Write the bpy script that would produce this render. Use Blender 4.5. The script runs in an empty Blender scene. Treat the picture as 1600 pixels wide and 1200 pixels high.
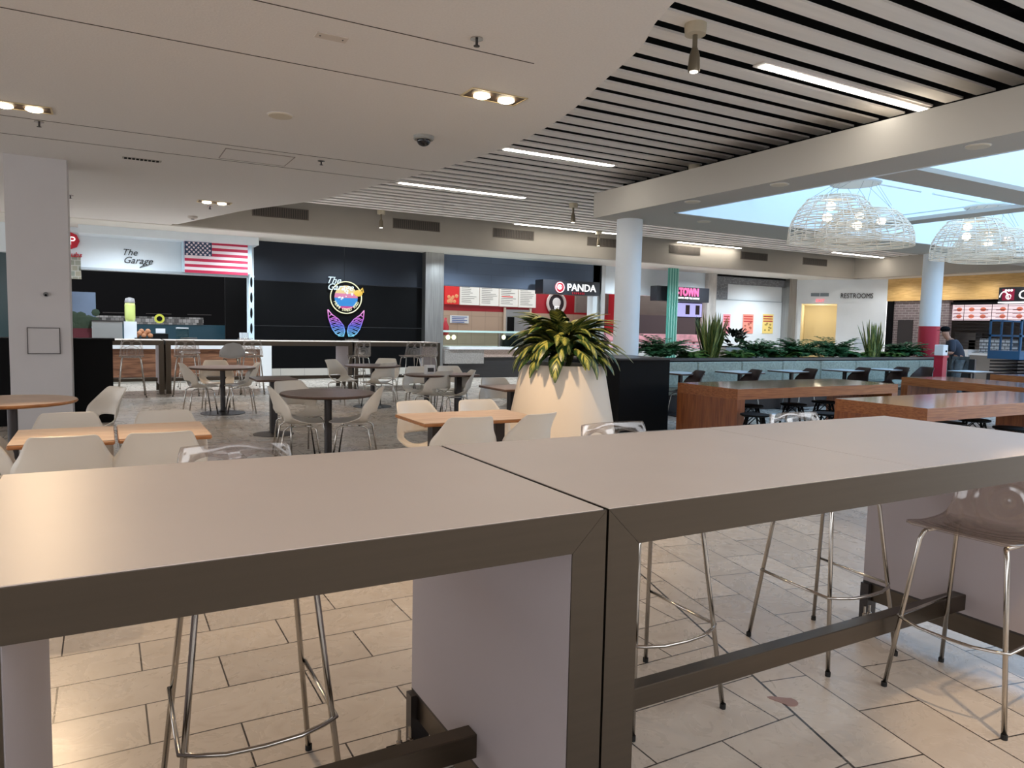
import bpy, math, random
from mathutils import Vector, Matrix
random.seed(7)
C = bpy.context.scene
col = bpy.data.collections.new('scene'); C.collection.children.link(col)

# ------------------------------------------------------------------ camera
F, CX, CY, H = 1135.0, 800.0, 600.0, 1.5
YAW, PIT, ROL = math.radians(29.33), math.radians(4.55), math.radians(-1.22)
w_ = Vector((math.sin(YAW)*math.cos(PIT), math.cos(YAW)*math.cos(PIT), -math.sin(PIT)))
r_ = Vector((math.cos(YAW), -math.sin(YAW), 0)); d_ = w_.cross(r_)
R_ = math.cos(ROL)*r_ + math.sin(ROL)*d_; D_ = -math.sin(ROL)*r_ + math.cos(ROL)*d_
cam = bpy.data.cameras.new('camera'); cam.sensor_width = 36; cam.lens = F/1600*36; cam.clip_end = 200; cam.clip_start = .05
co = bpy.data.objects.new('camera', cam); col.objects.link(co)
m4 = Matrix.Identity(4)
for i in range(3):
    m4[i][0] = R_[i]; m4[i][1] = -D_[i]; m4[i][2] = -w_[i]
m4[2][3] = H
co.matrix_world = m4
C.camera = co
def ray(x, y): return R_*((x-CX)/F) + D_*((y-CY)/F) + w_
def aty(x, y, Y): d = ray(x, y); t = Y/d.y; return Vector((d.x*t, Y, d.z*t+H))
def atx(x, y, X): d = ray(x, y); t = X/d.x; return Vector((X, d.y*t, d.z*t+H))
def atz(x, y, z): d = ray(x, y); t = (z-H)/d.z; return Vector((d.x*t, d.y*t, z))

# ------------------------------------------------------------------ world, exposure
C.view_settings.view_transform = 'Standard'; C.view_settings.look = 'None'
C.view_settings.exposure = 0.8; C.view_settings.gamma = 1.0; C.view_settings.use_curve_mapping = False
wd = bpy.data.worlds.new('daylight'); C.world = wd; wd.use_nodes = True
wd.node_tree.nodes['Background'].inputs[0].default_value = (0.90, 0.92, 0.96, 1)
wd.node_tree.nodes['Background'].inputs[1].default_value = 1.95

SKY = 1.4
def lin(c):
    c = c/255.0
    return c/12.92 if c <= .04045 else ((c+.055)/1.055)**2.4
def rgb(r, g, b): return (lin(r), lin(g), lin(b), 1)

def spot(name, loc, target, power, size, blend=.4, colr=(1, .72, .45), rad=.04):
    l = bpy.data.lights.new(name, 'SPOT'); l.energy = power; l.spot_size = math.radians(size); l.spot_blend = blend
    l.color = colr; l.shadow_soft_size = rad
    o = bpy.data.objects.new(name, l); col.objects.link(o); o.location = loc
    o.rotation_euler = (Vector(target)-Vector(loc)).to_track_quat('-Z', 'Y').to_euler()
    return o
# lamps of the recessed downlights and ceiling spots
SP = [((2.95, 5.80, 3.44), (4.4, 6.7, .75), 210, 46), ((3.1, 5.80, 3.44), (2.4, 5.2, .7), 110, 60),
      ((-.6, 8.55, 3.44), (-.2, 5.2, .5), 130, 60), ((1.7, 13.5, 3.44), (1.8, 12.4, 0), 60, 70),
      ((.1, 4.9, 3.44), (.0, 4.0, 0), 90, 60), ((2.6, .4, 3.44), (3.25, .7, 0), 130, 40),
      ((4.5, 4.94, 3.62), (3.6, 3.8, 0), 60, 50), ((8.35, 9.02, 3.62), (7.2, 7.9, 0), 90, 60)]
for i, (a, b, p, s) in enumerate(SP): spot('spot_lamp', a, b, p, s)
# added fill spots below the soffit, without fixtures, to brighten the storefronts
for x in (.4, 3.2, 5.6, 8.5, 11.5, 14.5, 17.5, 20.5): spot('fill_spot', (x, 17.55, 3.46), (x, 17.9, 0), 230, 150, .8, (.78, .90, 1), .1)
for y in (15.8, 14.4, 13, 11.6, 10.2): spot('fill_spot', (24.15, y, 3.46), (24.15, y, .2), 40, 160, .8, (.95, .97, 1), .1)

# ------------------------------------------------------------------ materials
MC = {}
def pm(name, c, rough=.5, metal=0, var=0, scale=6, bump=0, emit=0, spec=None, stretch=None, trans=0, coat=0):
    if name in MC: return MC[name]
    m = bpy.data.materials.new(name); m.use_nodes = True; MC[name] = m
    nt = m.node_tree; b = nt.nodes['Principled BSDF']
    if len(c) == 3: c = rgb(*c)
    b.inputs['Base Color'].default_value = c
    b.inputs['Roughness'].default_value = rough; b.inputs['Metallic'].default_value = metal
    if spec is not None: b.inputs['Specular IOR Level'].default_value = spec
    if trans: b.inputs['Transmission Weight'].default_value = trans
    if coat: b.inputs['Coat Weight'].default_value = coat; b.inputs['Coat Roughness'].default_value = .08
    if emit:
        b.inputs['Emission Color'].default_value = c; b.inputs['Emission Strength'].default_value = emit
    if var or bump:
        tc = nt.nodes.new('ShaderNodeTexCoord'); mp = nt.nodes.new('ShaderNodeMapping')
        nt.links.new(tc.outputs['Object'], mp.inputs[0])
        if stretch: mp.inputs['Scale'].default_value = stretch
        n = nt.nodes.new('ShaderNodeTexNoise'); n.inputs['Scale'].default_value = scale; n.inputs['Detail'].default_value = 5
        nt.links.new(mp.outputs[0], n.inputs['Vector'])
        if var:
            mx = nt.nodes.new('ShaderNodeMix'); mx.data_type = 'RGBA'
            mx.inputs[6].default_value = [v*(1-var) for v in c[:3]]+[1]; mx.inputs[7].default_value = [min(1, v*(1+var)) for v in c[:3]]+[1]
            rr = nt.nodes.new('ShaderNodeMapRange'); rr.inputs[1].default_value = .3; rr.inputs[2].default_value = .7
            nt.links.new(n.outputs[0], rr.inputs[0]); nt.links.new(rr.outputs[0], mx.inputs[0])
            nt.links.new(mx.outputs[2], b.inputs['Base Color'])
            if emit: nt.links.new(mx.outputs[2], b.inputs['Emission Color'])
        if bump:
            bp = nt.nodes.new('ShaderNodeBump'); bp.inputs['Strength'].default_value = bump; bp.inputs['Distance'].default_value = .01
            nt.links.new(n.outputs[0], bp.inputs['Height']); nt.links.new(bp.outputs[0], b.inputs['Normal'])
    return m
def nodes(name):
    m = bpy.data.materials.new(name); m.use_nodes = True; MC[name] = m
    return m, m.node_tree, m.node_tree.nodes['Principled BSDF'], m.node_tree.nodes.new, m.node_tree.links.new

def floor_mat():
    m, nt, b, N, L = nodes('stone floor tiles')
    tc = N('ShaderNodeTexCoord')
    def tiles(rot, off):
        mp = N('ShaderNodeMapping'); mp.vector_type = 'TEXTURE'
        mp.inputs['Rotation'].default_value = (0, 0, rot); mp.inputs['Location'].default_value = off
        L(tc.outputs['Object'], mp.inputs[0])
        br = N('ShaderNodeTexBrick'); br.offset = .5; br.inputs['Scale'].default_value = 1
        br.inputs['Brick Width'].default_value = .6115; br.inputs['Row Height'].default_value = .306
        br.inputs['Mortar Size'].default_value = .0034; br.inputs['Mortar Smooth'].default_value = .1
        br.inputs['Color1'].default_value = rgb(210, 200, 188); br.inputs['Color2'].default_value = rgb(192, 182, 171)
        br.inputs['Mortar'].default_value = rgb(60, 54, 50)
        L(mp.outputs[0], br.inputs['Vector'])
        return br
    A = tiles(0, (.112, 3.061-.306*40, 0)); B = tiles(math.radians(90-11.5), (2.235, 1.5, 0))
    sx = N('ShaderNodeSeparateXYZ'); L(tc.outputs['Object'], sx.inputs[0])
    # side of the expansion joint x = 2.236+.321*(y-1.5)
    ma = N('ShaderNodeMath'); ma.operation = 'MULTIPLY_ADD'; L(sx.outputs[1], ma.inputs[0]); ma.inputs[1].default_value = -.321; L(sx.outputs[0], ma.inputs[2])
    gt = N('ShaderNodeMath'); gt.operation = 'GREATER_THAN'; L(ma.outputs[0], gt.inputs[0]); gt.inputs[1].default_value = 2.236-.321*1.5
    mc = N('ShaderNodeMix'); mc.data_type = 'RGBA'; L(gt.outputs[0], mc.inputs[0]); L(A.outputs[0], mc.inputs[6]); L(B.outputs[0], mc.inputs[7])
    mf = N('ShaderNodeMix'); mf.data_type = 'FLOAT'; L(gt.outputs[0], mf.inputs[0]); L(A.outputs[1], mf.inputs[2]); L(B.outputs[1], mf.inputs[3])
    sb = N('ShaderNodeMath'); sb.operation = 'SUBTRACT'; L(ma.outputs[0], sb.inputs[0]); sb.inputs[1].default_value = 2.236-.321*1.5
    ab = N('ShaderNodeMath'); ab.operation = 'ABSOLUTE'; L(sb.outputs[0], ab.inputs[0])
    lt = N('ShaderNodeMath'); lt.operation = 'LESS_THAN'; L(ab.outputs[0], lt.inputs[0]); lt.inputs[1].default_value = .006
    n = N('ShaderNodeTexNoise'); n.inputs['Scale'].default_value = 3.2; n.inputs['Detail'].default_value = 8; n.inputs['Distortion'].default_value = 1.2
    L(tc.outputs['Object'], n.inputs['Vector'])
    rp = N('ShaderNodeValToRGB'); rp.color_ramp.elements[0].position = .25; rp.color_ramp.elements[0].color = (.88, .86, .84, 1)
    rp.color_ramp.elements[1].position = .62; rp.color_ramp.elements[1].color = (1, 1, 1, 1); L(n.outputs[0], rp.inputs[0])
    n2 = N('ShaderNodeTexNoise'); n2.inputs['Scale'].default_value = 5; n2.inputs['Detail'].default_value = 10; n2.inputs['Roughness'].default_value = .68; n2.inputs['Distortion'].default_value = 1.2
    L(tc.outputs['Object'], n2.inputs['Vector'])
    rp2 = N('ShaderNodeValToRGB'); rp2.color_ramp.elements[0].position = .56; rp2.color_ramp.elements[0].color = (1, 1, 1, 1)
    rp2.color_ramp.elements[1].position = .9; rp2.color_ramp.elements[1].color = (.62, .54, .48, 1); L(n2.outputs[0], rp2.inputs[0])
    mu = N('ShaderNodeMix'); mu.data_type = 'RGBA'; mu.blend_type = 'MULTIPLY'; mu.inputs[0].default_value = .8; L(mc.outputs[2], mu.inputs[6]); L(rp.outputs[0], mu.inputs[7])
    mu2 = N('ShaderNodeMix'); mu2.data_type = 'RGBA'; mu2.blend_type = 'MULTIPLY'; mu2.inputs[0].default_value = .8; L(mu.outputs[2], mu2.inputs[6]); L(rp2.outputs[0], mu2.inputs[7])
    dk = N('ShaderNodeMix'); dk.data_type = 'RGBA'; L(lt.outputs[0], dk.inputs[0]); L(mu2.outputs[2], dk.inputs[6]); dk.inputs[7].default_value = rgb(40, 36, 34)
    L(dk.outputs[2], b.inputs['Base Color'])
    rr = N('ShaderNodeMapRange'); L(n2.outputs[0], rr.inputs[0]); rr.inputs[3].default_value = .2; rr.inputs[4].default_value = .36
    L(rr.outputs[0], b.inputs['Roughness'])
    bp = N('ShaderNodeBump'); bp.inputs['Strength'].default_value = .5; bp.inputs['Distance'].default_value = .003; bp.invert = True
    L(mf.outputs[0], bp.inputs['Height'])
    bp2 = N('ShaderNodeBump'); bp2.inputs['Strength'].default_value = .08; bp2.inputs['Distance'].default_value = .004
    L(n2.outputs[0], bp2.inputs['Height']); L(bp.outputs[0], bp2.inputs['Normal']); L(bp2.outputs[0], b.inputs['Normal'])
    return m
def brick_mat(name, c1, c2, mort, bw, rh, ms, axis='xz', rough=.6, off=.5, emit=0):
    m, nt, b, N, L = nodes(name)
    tc = N('ShaderNodeTexCoord'); sx = N('ShaderNodeSeparateXYZ'); cb = N('ShaderNodeCombineXYZ'); L(tc.outputs['Object'], sx.inputs[0])
    L(sx.outputs[0 if axis[0] == 'x' else 1], cb.inputs[0]); L(sx.outputs[2 if axis[1] == 'z' else 1], cb.inputs[1])
    br = N('ShaderNodeTexBrick'); br.offset = off; br.inputs['Scale'].default_value = 1; br.inputs['Brick Width'].default_value = bw
    br.inputs['Row Height'].default_value = rh; br.inputs['Mortar Size'].default_value = ms
    br.inputs['Color1'].default_value = rgb(*c1); br.inputs['Color2'].default_value = rgb(*c2); br.inputs['Mortar'].default_value = rgb(*mort)
    L(cb.outputs[0], br.inputs['Vector']); L(br.outputs[0], b.inputs['Base Color']); b.inputs['Roughness'].default_value = rough
    if emit: L(br.outputs[0], b.inputs['Emission Color']); b.inputs['Emission Strength'].default_value = emit
    return m
def wood_mat(name, c1, c2, rough, sc=(1, 14, 14), coat=0):
    m, nt, b, N, L = nodes(name)
    tc = N('ShaderNodeTexCoord'); mp = N('ShaderNodeMapping'); mp.inputs['Scale'].default_value = sc; L(tc.outputs['Object'], mp.inputs[0])
    n = N('ShaderNodeTexNoise'); n.inputs['Scale'].default_value = 2.2; n.inputs['Detail'].default_value = 7; n.inputs['Distortion'].default_value = .8; L(mp.outputs[0], n.inputs['Vector'])
    rp = N('ShaderNodeValToRGB'); rp.color_ramp.elements[0].position = .34; rp.color_ramp.elements[0].color = rgb(*c1)
    rp.color_ramp.elements[1].position = .66; rp.color_ramp.elements[1].color = rgb(*c2); L(n.outputs[0], rp.inputs[0]); L(rp.outputs[0], b.inputs['Base Color'])
    b.inputs['Roughness'].default_value = rough
    if coat: b.inputs['Coat Weight'].default_value = coat; b.inputs['Coat Roughness'].default_value = .12
    return m
def clear_mat():
    m, nt, b, N, L = nodes('clear plastic')
    nt.nodes.remove(b); out = [n for n in nt.nodes if n.type == 'OUTPUT_MATERIAL'][0]
    tc = N('ShaderNodeTexCoord'); wv = N('ShaderNodeTexWave'); wv.wave_type = 'RINGS'; wv.rings_direction = 'SPHERICAL'
    mp = N('ShaderNodeMapping'); mp.inputs['Location'].default_value = (0, .2, -.86); L(tc.outputs['Object'], mp.inputs[0])
    wv.inputs['Scale'].default_value = 6; wv.inputs['Distortion'].default_value = 1.5; L(mp.outputs[0], wv.inputs['Vector'])
    rp = N('ShaderNodeValToRGB'); rp.color_ramp.elements[0].position = .55; rp.color_ramp.elements[0].color = (.93, .90, .88, 1)
    rp.color_ramp.elements[1].position = .9; rp.color_ramp.elements[1].color = (.84, .79, .76, 1); L(wv.outputs[0], rp.inputs[0])
    lf = N('ShaderNodeLayerWeight'); lf.inputs[0].default_value = .5
    r3 = N('ShaderNodeValToRGB'); r3.color_ramp.elements[0].position = .45; r3.color_ramp.elements[0].color = (1, 1, 1, 1); r3.color_ramp.elements[1].position = .95; r3.color_ramp.elements[1].color = (.55, .48, .43, 1); L(lf.outputs[1], r3.inputs[0])
    m3 = N('ShaderNodeMix'); m3.data_type = 'RGBA'; m3.blend_type = 'MULTIPLY'; m3.inputs[0].default_value = 1; L(rp.outputs[0], m3.inputs[6]); L(r3.outputs[0], m3.inputs[7])
    tr = N('ShaderNodeBsdfTransparent'); L(m3.outputs[2], tr.inputs[0])
    gl = N('ShaderNodeBsdfGlossy'); gl.inputs['Roughness'].default_value = .08; gl.inputs[0].default_value = (.9, .9, .9, 1)
    bp = N('ShaderNodeBump'); bp.inputs['Strength'].default_value = .12; bp.inputs['Distance'].default_value = .02; L(wv.outputs[0], bp.inputs['Height']); L(bp.outputs[0], gl.inputs['Normal'])
    fr = N('ShaderNodeLayerWeight'); fr.inputs[0].default_value = .25
    pw = N('ShaderNodeMapRange'); L(fr.outputs[1], pw.inputs[0]); pw.inputs[3].default_value = .05; pw.inputs[4].default_value = .55
    df = N('ShaderNodeBsdfDiffuse'); df.inputs[0].default_value = (.75, .72, .70, 1)
    m0 = N('ShaderNodeMixShader'); rq = N('ShaderNodeMapRange'); L(wv.outputs[0], rq.inputs[0]); rq.inputs[1].default_value = .4; rq.inputs[3].default_value = .03; rq.inputs[4].default_value = .14
    L(rq.outputs[0], m0.inputs[0]); L(tr.outputs[0], m0.inputs[1]); L(df.outputs[0], m0.inputs[2])
    mx = N('ShaderNodeMixShader'); L(pw.outputs[0], mx.inputs[0]); L(m0.outputs[0], mx.inputs[1]); L(gl.outputs[0], mx.inputs[2]); L(mx.outputs[0], out.inputs[0])
    return m
def glass_mat(name, tint=(.8, .9, .88, 1)):
    m, nt, b, N, L = nodes(name)
    nt.nodes.remove(b); out = [n for n in nt.nodes if n.type == 'OUTPUT_MATERIAL'][0]
    tr = N('ShaderNodeBsdfTransparent'); tr.inputs[0].default_value = tint
    gl = N('ShaderNodeBsdfGlossy'); gl.inputs['Roughness'].default_value = .03
    fr = N('ShaderNodeFresnel'); fr.inputs[0].default_value = 1.5
    mx = N('ShaderNodeMixShader'); L(fr.outputs[0], mx.inputs[0]); L(tr.outputs[0], mx.inputs[1]); L(gl.outputs[0], mx.inputs[2]); L(mx.outputs[0], out.inputs[0])
    return m
def leaf_mat(name, dark, light, amt=.5):
    m, nt, b, N, L = nodes(name)
    at = N('ShaderNodeAttribute'); at.attribute_name = 'leaf'; sx = N('ShaderNodeSeparateXYZ'); L(at.outputs['Vector'], sx.inputs[0])
    cb = N('ShaderNodeCombineXYZ')
    ab = N('ShaderNodeMath'); ab.operation = 'ABSOLUTE'; L(sx.outputs[0], ab.inputs[0])
    a2 = N('ShaderNodeMath'); a2.operation = 'MULTIPLY_ADD'; L(ab.outputs[0], a2.inputs[0]); a2.inputs[1].default_value = -.35; L(sx.outputs[1], a2.inputs[2])
    L(a2.outputs[0], cb.inputs[1]); L(sx.outputs[2], cb.inputs[2])
    n = N('ShaderNodeTexNoise'); n.inputs['Scale'].default_value = 11; n.inputs['Detail'].default_value = 2; L(cb.outputs[0], n.inputs['Vector'])
    sb = N('ShaderNodeMath'); sb.operation = 'MULTIPLY_ADD'; L(ab.outputs[0], sb.inputs[0]); sb.inputs[1].default_value = -.22; L(n.outputs[0], sb.inputs[2])
    rp = N('ShaderNodeValToRGB'); rp.color_ramp.elements[0].position = 1-amt-.12; rp.color_ramp.elements[0].color = rgb(*dark)
    rp.color_ramp.elements[1].position = 1-amt; rp.color_ramp.elements[1].color = rgb(*light); L(sb.outputs[0], rp.inputs[0])
    L(rp.outputs[0], b.inputs['Base Color']); b.inputs['Roughness'].default_value = .38
    return m

M_floor = floor_mat()
M_ceil = pm('painted ceiling', (226, 222, 218), .9, var=.03, scale=60, bump=.15)
M_slat = pm('pale slat laminate', (238, 232, 226), .7, var=.05, scale=3, stretch=(.3, 4, 4))
M_black = pm('matte black', (10, 10, 11), .9, spec=.15)
M_white = pm('white wall paint', (232, 236, 238), .7, var=.02, scale=2)
M_bulk = pm('grey beige paint', (176, 168, 156), .85, var=.03, scale=2)
M_steel = pm('brushed steel', (88, 79, 69), .34, .9, var=.04, scale=5, stretch=(.4, 1, 12))
M_steelv = pm('brushed steel sheet', (168, 168, 166), .3, .9, var=.15, scale=3, stretch=(9, 9, .5))
M_chrome = pm('chrome', (190, 186, 180), .16, 1)
M_dkmetal = pm('dark grey metal', (62, 58, 58), .45, .6)
M_top = pm('white laminate top', (238, 222, 209), .42, var=.03, scale=1.5)
M_panel = pm('pale laminate panel', (168, 160, 163), .5, var=.02, scale=2)
M_shell = pm('cream plastic', (216, 207, 194), .35, var=.015, scale=3)
M_greyshell = pm('grey plastic', (168, 166, 164), .4)
M_brown = pm('dark brown plastic', (52, 36, 32), .35)
M_clear = clear_mat()
M_wtop = wood_mat('maple laminate', (206, 174, 148), (226, 198, 172), .38, (2, 9, 9))
M_dtop = wood_mat('grey brown laminate', (152, 134, 126), (174, 156, 148), .3, (2, 9, 9))
M_edge = wood_mat('bullnose edge', (150, 96, 52), (186, 124, 72), .4, (3, 9, 9))
M_orange = wood_mat('varnished orange wood', (128, 72, 34), (176, 112, 60), .18, (1.2, 9, 30), 1.0)
M_vert2 = wood_mat('orange wood edge', (128, 70, 32), (168, 104, 56), .4, (1.2, 9, 30))
M_vert = wood_mat('varnished orange wood side', (116, 58, 24), (150, 86, 40), .3, (10, 10, 1), .3)
M_glass = glass_mat('counter glass')
M_red = pm('red paint', (158, 24, 34), .45)
M_text = pm('white lettering', (240, 240, 240), .5, emit=.5)
M_blackplastic = pm('black plastic', (7, 7, 8), .6, spec=.15)
M_rubber = pm('black rubber', (20, 20, 20), .8)

# ------------------------------------------------------------------ mesh builder
class MB:
    def __init__(s): s.v = []; s.f = []; s.m = []; s.a = {}
    def face(s, ids, mi=0): s.f.append(tuple(ids)); s.m.append(mi)
    def box(s, x0, x1, y0, y1, z0, z1, mi=0, bev=0):
        if bev and min(x1-x0, y1-y0, z1-z0) > 2.2*bev:
            b = bev; n = len(s.v); idx = {}
            for ax in range(3):
                for sg in (0, 1):
                    for p in (0, 1):
                        for q in (0, 1):
                            c = [0, 0, 0]; o1, o2 = [k for k in range(3) if k != ax]
                            lo = (x0, y0, z0); hi = (x1, y1, z1)
                            c[ax] = hi[ax] if sg else lo[ax]
                            c[o1] = hi[o1]-b if p else lo[o1]+b; c[o2] = hi[o2]-b if q else lo[o2]+b
                            corner = [0, 0, 0]; corner[ax] = sg; corner[o1] = p; corner[o2] = q
                            idx[(ax, tuple(corner))] = len(s.v); s.v.append(tuple(c))
            import itertools
            for ax in range(3):
                o1, o2 = [k for k in range(3) if k != ax]
                for sg in (0, 1):
                    def K(p, q, a=ax, g=sg):
                        c = [0, 0, 0]; c[a] = g; c[o1] = p; c[o2] = q; return idx[(a, tuple(c))]
                    ids = [K(0, 0), K(1, 0), K(1, 1), K(0, 1)]
                    s.face(ids if (sg == 1) == (ax != 1) else ids[::-1], mi)
            for a in range(3):            # edges along axis a
                o1, o2 = [k for k in range(3) if k != a]
                for p in (0, 1):
                    for q in (0, 1):
                        def cc(t):
                            c = [0, 0, 0]; c[a] = t; c[o1] = p; c[o2] = q; return tuple(c)
                        ids = [idx[(o1, cc(0))], idx[(o1, cc(1))], idx[(o2, cc(1))], idx[(o2, cc(0))]]
                        s.face(ids, mi)
            for c in itertools.product((0, 1), repeat=3): s.face([idx[(0, c)], idx[(1, c)], idx[(2, c)]], mi)
            s.fix = True
            return s
        n = len(s.v)
        s.v += [(x0, y0, z0), (x1, y0, z0), (x1, y1, z0), (x0, y1, z0), (x0, y0, z1), (x1, y0, z1), (x1, y1, z1), (x0, y1, z1)]
        for q in ((0, 3, 2, 1), (4, 5, 6, 7), (0, 1, 5, 4), (1, 2, 6, 5), (2, 3, 7, 6), (3, 0, 4, 7)): s.face([n+i for i in q], mi)
        return s
    def tube(s, pts, r, seg=8, mi=0, cap=True):
        pts = [Vector(p) for p in pts]; n0 = len(s.v); prev = None
        rs = r if isinstance(r, (list, tuple)) else [r]*len(pts)
        for i, p in enumerate(pts):
            t = (pts[min(i+1, len(pts)-1)]-pts[max(i-1, 0)]).normalized()
            if prev is None:
                a = Vector((0, 0, 1)) if abs(t.z) < .9 else Vector((1, 0, 0)); u = t.cross(a).normalized()
            else: u = (prev - t*prev.dot(t)).normalized()
            prev = u; v = t.cross(u)
            for k in range(seg):
                an = 2*math.pi*k/seg; s.v.append(tuple(p+(u*math.cos(an)+v*math.sin(an))*rs[i]))
        for i in range(len(pts)-1):
            for k in range(seg):
                a = n0+i*seg+k; b = n0+i*seg+(k+1) % seg; s.face((a, b, b+seg, a+seg), mi)
        if cap:
            s.face([n0+k for k in range(seg)][::-1], mi); s.face([n0+(len(pts)-1)*seg+k for k in range(seg)], mi)
        return s
    def lathe(s, prof, c=(0, 0), seg=32, mi=0, cap=True, mod=None):
        n0 = len(s.v)
        for (r, z) in prof:
            for k in range(seg):
                an = 2*math.pi*k/seg; rr = r*(mod(an, z) if mod else 1)
                s.v.append((c[0]+rr*math.cos(an), c[1]+rr*math.sin(an), z))
        for i in range(len(prof)-1):
            for k in range(seg):
                a = n0+i*seg+k; b = n0+i*seg+(k+1) % seg; s.face((a, b, b+seg, a+seg), mi)
        if cap:
            s.face([n0+k for k in range(seg)][::-1], mi); s.face([n0+(len(prof)-1)*seg+k for k in range(seg)], mi)
        return s
    def prism(s, poly, z0, z1, mi=0):
        n = len(s.v); k = len(poly)
        s.v += [(x, y, z0) for x, y in poly]+[(x, y, z1) for x, y in poly]
        s.face([n+i for i in range(k)][::-1], mi); s.face([n+k+i for i in range(k)], mi)
        for i in range(k): s.face((n+i, n+(i+1) % k, n+k+(i+1) % k, n+k+i), mi)
        return s
    def prismy(s, poly, y0, y1, mi=0):     # polygon in x,z extruded along y
        n = len(s.v); k = len(poly)
        s.v += [(x, y0, z) for x, z in poly]+[(x, y1, z) for x, z in poly]
        s.face([n+i for i in range(k)], mi); s.face([n+k+i for i in range(k)][::-1], mi)
        for i in range(k): s.face((n+i, n+k+i, n+k+(i+1) % k, n+(i+1) % k), mi)
        return s
    def disc(s, c, r, nrm='y', th=.01, seg=24, mi=0):
        n = len(s.v); cx, cy, cz = c
        for t in (0, th):
            for k in range(seg):
                a = 2*math.pi*k/seg
                if nrm == 'y': s.v.append((cx+r*math.cos(a), cy-t, cz+r*math.sin(a)))
                elif nrm == 'x': s.v.append((cx-t, cy+r*math.cos(a), cz+r*math.sin(a)))
                else: s.v.append((cx+r*math.cos(a), cy+r*math.sin(a), cz-t))
        s.face([n+k for k in range(seg)], mi); s.face([n+seg+k for k in range(seg)][::-1], mi)
        for k in range(seg): s.face((n+k, n+(k+1) % seg, n+seg+(k+1) % seg, n+seg+k), mi)
        s.fix = True
        return s
    def ball(s, c, r, seg=12, mi=0, sc=(1, 1, 1)):
        n = len(s.v); rings = seg//2
        s.v.append((c[0], c[1], c[2]-r*sc[2]))
        for i in range(1, rings):
            t = -math.pi/2+math.pi*i/rings
            for k in range(seg):
                a = 2*math.pi*k/seg; s.v.append((c[0]+r*sc[0]*math.cos(t)*math.cos(a), c[1]+r*sc[1]*math.cos(t)*math.sin(a), c[2]+r*sc[2]*math.sin(t)))
        s.v.append((c[0], c[1], c[2]+r*sc[2])); top = len(s.v)-1
        for k in range(seg):
            s.face((n, n+1+(k+1) % seg, n+1+k), mi)
            s.face((top, n+1+(rings-2)*seg+k, n+1+(rings-2)*seg+(k+1) % seg), mi)
        for i in range(rings-2):
            for k in range(seg):
                a = n+1+i*seg+k; b = n+1+i*seg+(k+1) % seg; s.face((a, b, b+seg, a+seg), mi)
        return s
    def leaf(s, base, d, up, L, W, droop, n=6, rid=0, tip=.0, fold=.15):
        # curved blade leaf; d horizontal direction, up = initial elevation
        d = Vector(d).normalized(); side = Vector((-d.y, d.x, 0)); p = Vector(base); el = up; n0 = len(s.v)
        for i in range(n+1):
            t = i/n; wdt = W*math.sin(math.pi*min(1, (t*.93+.05)))**.75*(1-.25*t) if tip == 0 else W*(1-t)**tip
            dirv = d*math.cos(el)+Vector((0, 0, 1))*math.sin(el); nrm = side.cross(dirv)
            for j, u in enumerate((-1, 0, 1)):
                q = p+side*(u*wdt*.5)-nrm*(abs(u)*wdt*fold*-1)
                s.a[len(s.v)] = (u, t*1.6, rid*7.3); s.v.append(tuple(q))
            p = p+dirv*(L/n); el -= droop/n
        for i in range(n):
            for j in (0, 1):
                a = n0+i*3+j; s.face((a, a+1, a+4, a+3))
        return s
    def build(s, name, mat, parent=None, smooth=False, loc=None):
        me = bpy.data.meshes.new(name); me.from_pydata(s.v, [], s.f)
        for m in (mat if isinstance(mat, (list, tuple)) else [mat]): me.materials.append(m)
        me.polygons.foreach_set('material_index', s.m)
        if s.a:
            at = me.attributes.new('leaf', 'FLOAT_VECTOR', 'POINT')
            for k, val in s.a.items(): at.data[k].vector = val
        if smooth == True: me.polygons.foreach_set('use_smooth', [True]*len(me.polygons))
        me.update()
        if getattr(s, 'fix', False):
            import bmesh
            bm = bmesh.new(); bm.from_mesh(me); bmesh.ops.recalc_face_normals(bm, faces=bm.faces); bm.to_mesh(me); bm.free()
        if smooth == 'auto':
            me.polygons.foreach_set('use_smooth', [True]*len(me.polygons))
            try: me.set_sharp_from_angle(angle=math.radians(35))
            except Exception: pass
        o = bpy.data.objects.new(name, me); col.objects.link(o)
        if parent: o.parent = parent
        if loc: o.location = loc
        return o
def tag(o, label=None, cat=None, group=None, kind=None):
    if label: o['label'] = label
    if cat: o['category'] = cat
    if group: o['group'] = group
    if kind: o['kind'] = kind
    return o
def empty(name, loc, rz, label, cat, group=None):
    o = bpy.data.objects.new(name, None); col.objects.link(o); o.empty_display_size = .1
    o.location = loc; o.rotation_euler = (0, 0, rz); return tag(o, label, cat, group)
def struct(name, mb, m, label=None, smooth=False):
    o = mb.build(name, m, smooth=smooth); tag(o, label or name.replace('_', ' '), 'structure', kind='structure'); return o
def copy_tree(o, parent=None):
    c = o.copy(); col.objects.link(c)
    if parent: c.parent = parent
    for ch in [x for x in o.children]: copy_tree(ch, c)
    return c
def place(proto, used, loc, rz, label, group):
    o = copy_tree(proto) if used[0] else proto
    used[0] = True; o.location = loc; o.rotation_euler = (0, 0, rz); o['label'] = label
    if group: o['group'] = group
    return o
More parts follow.
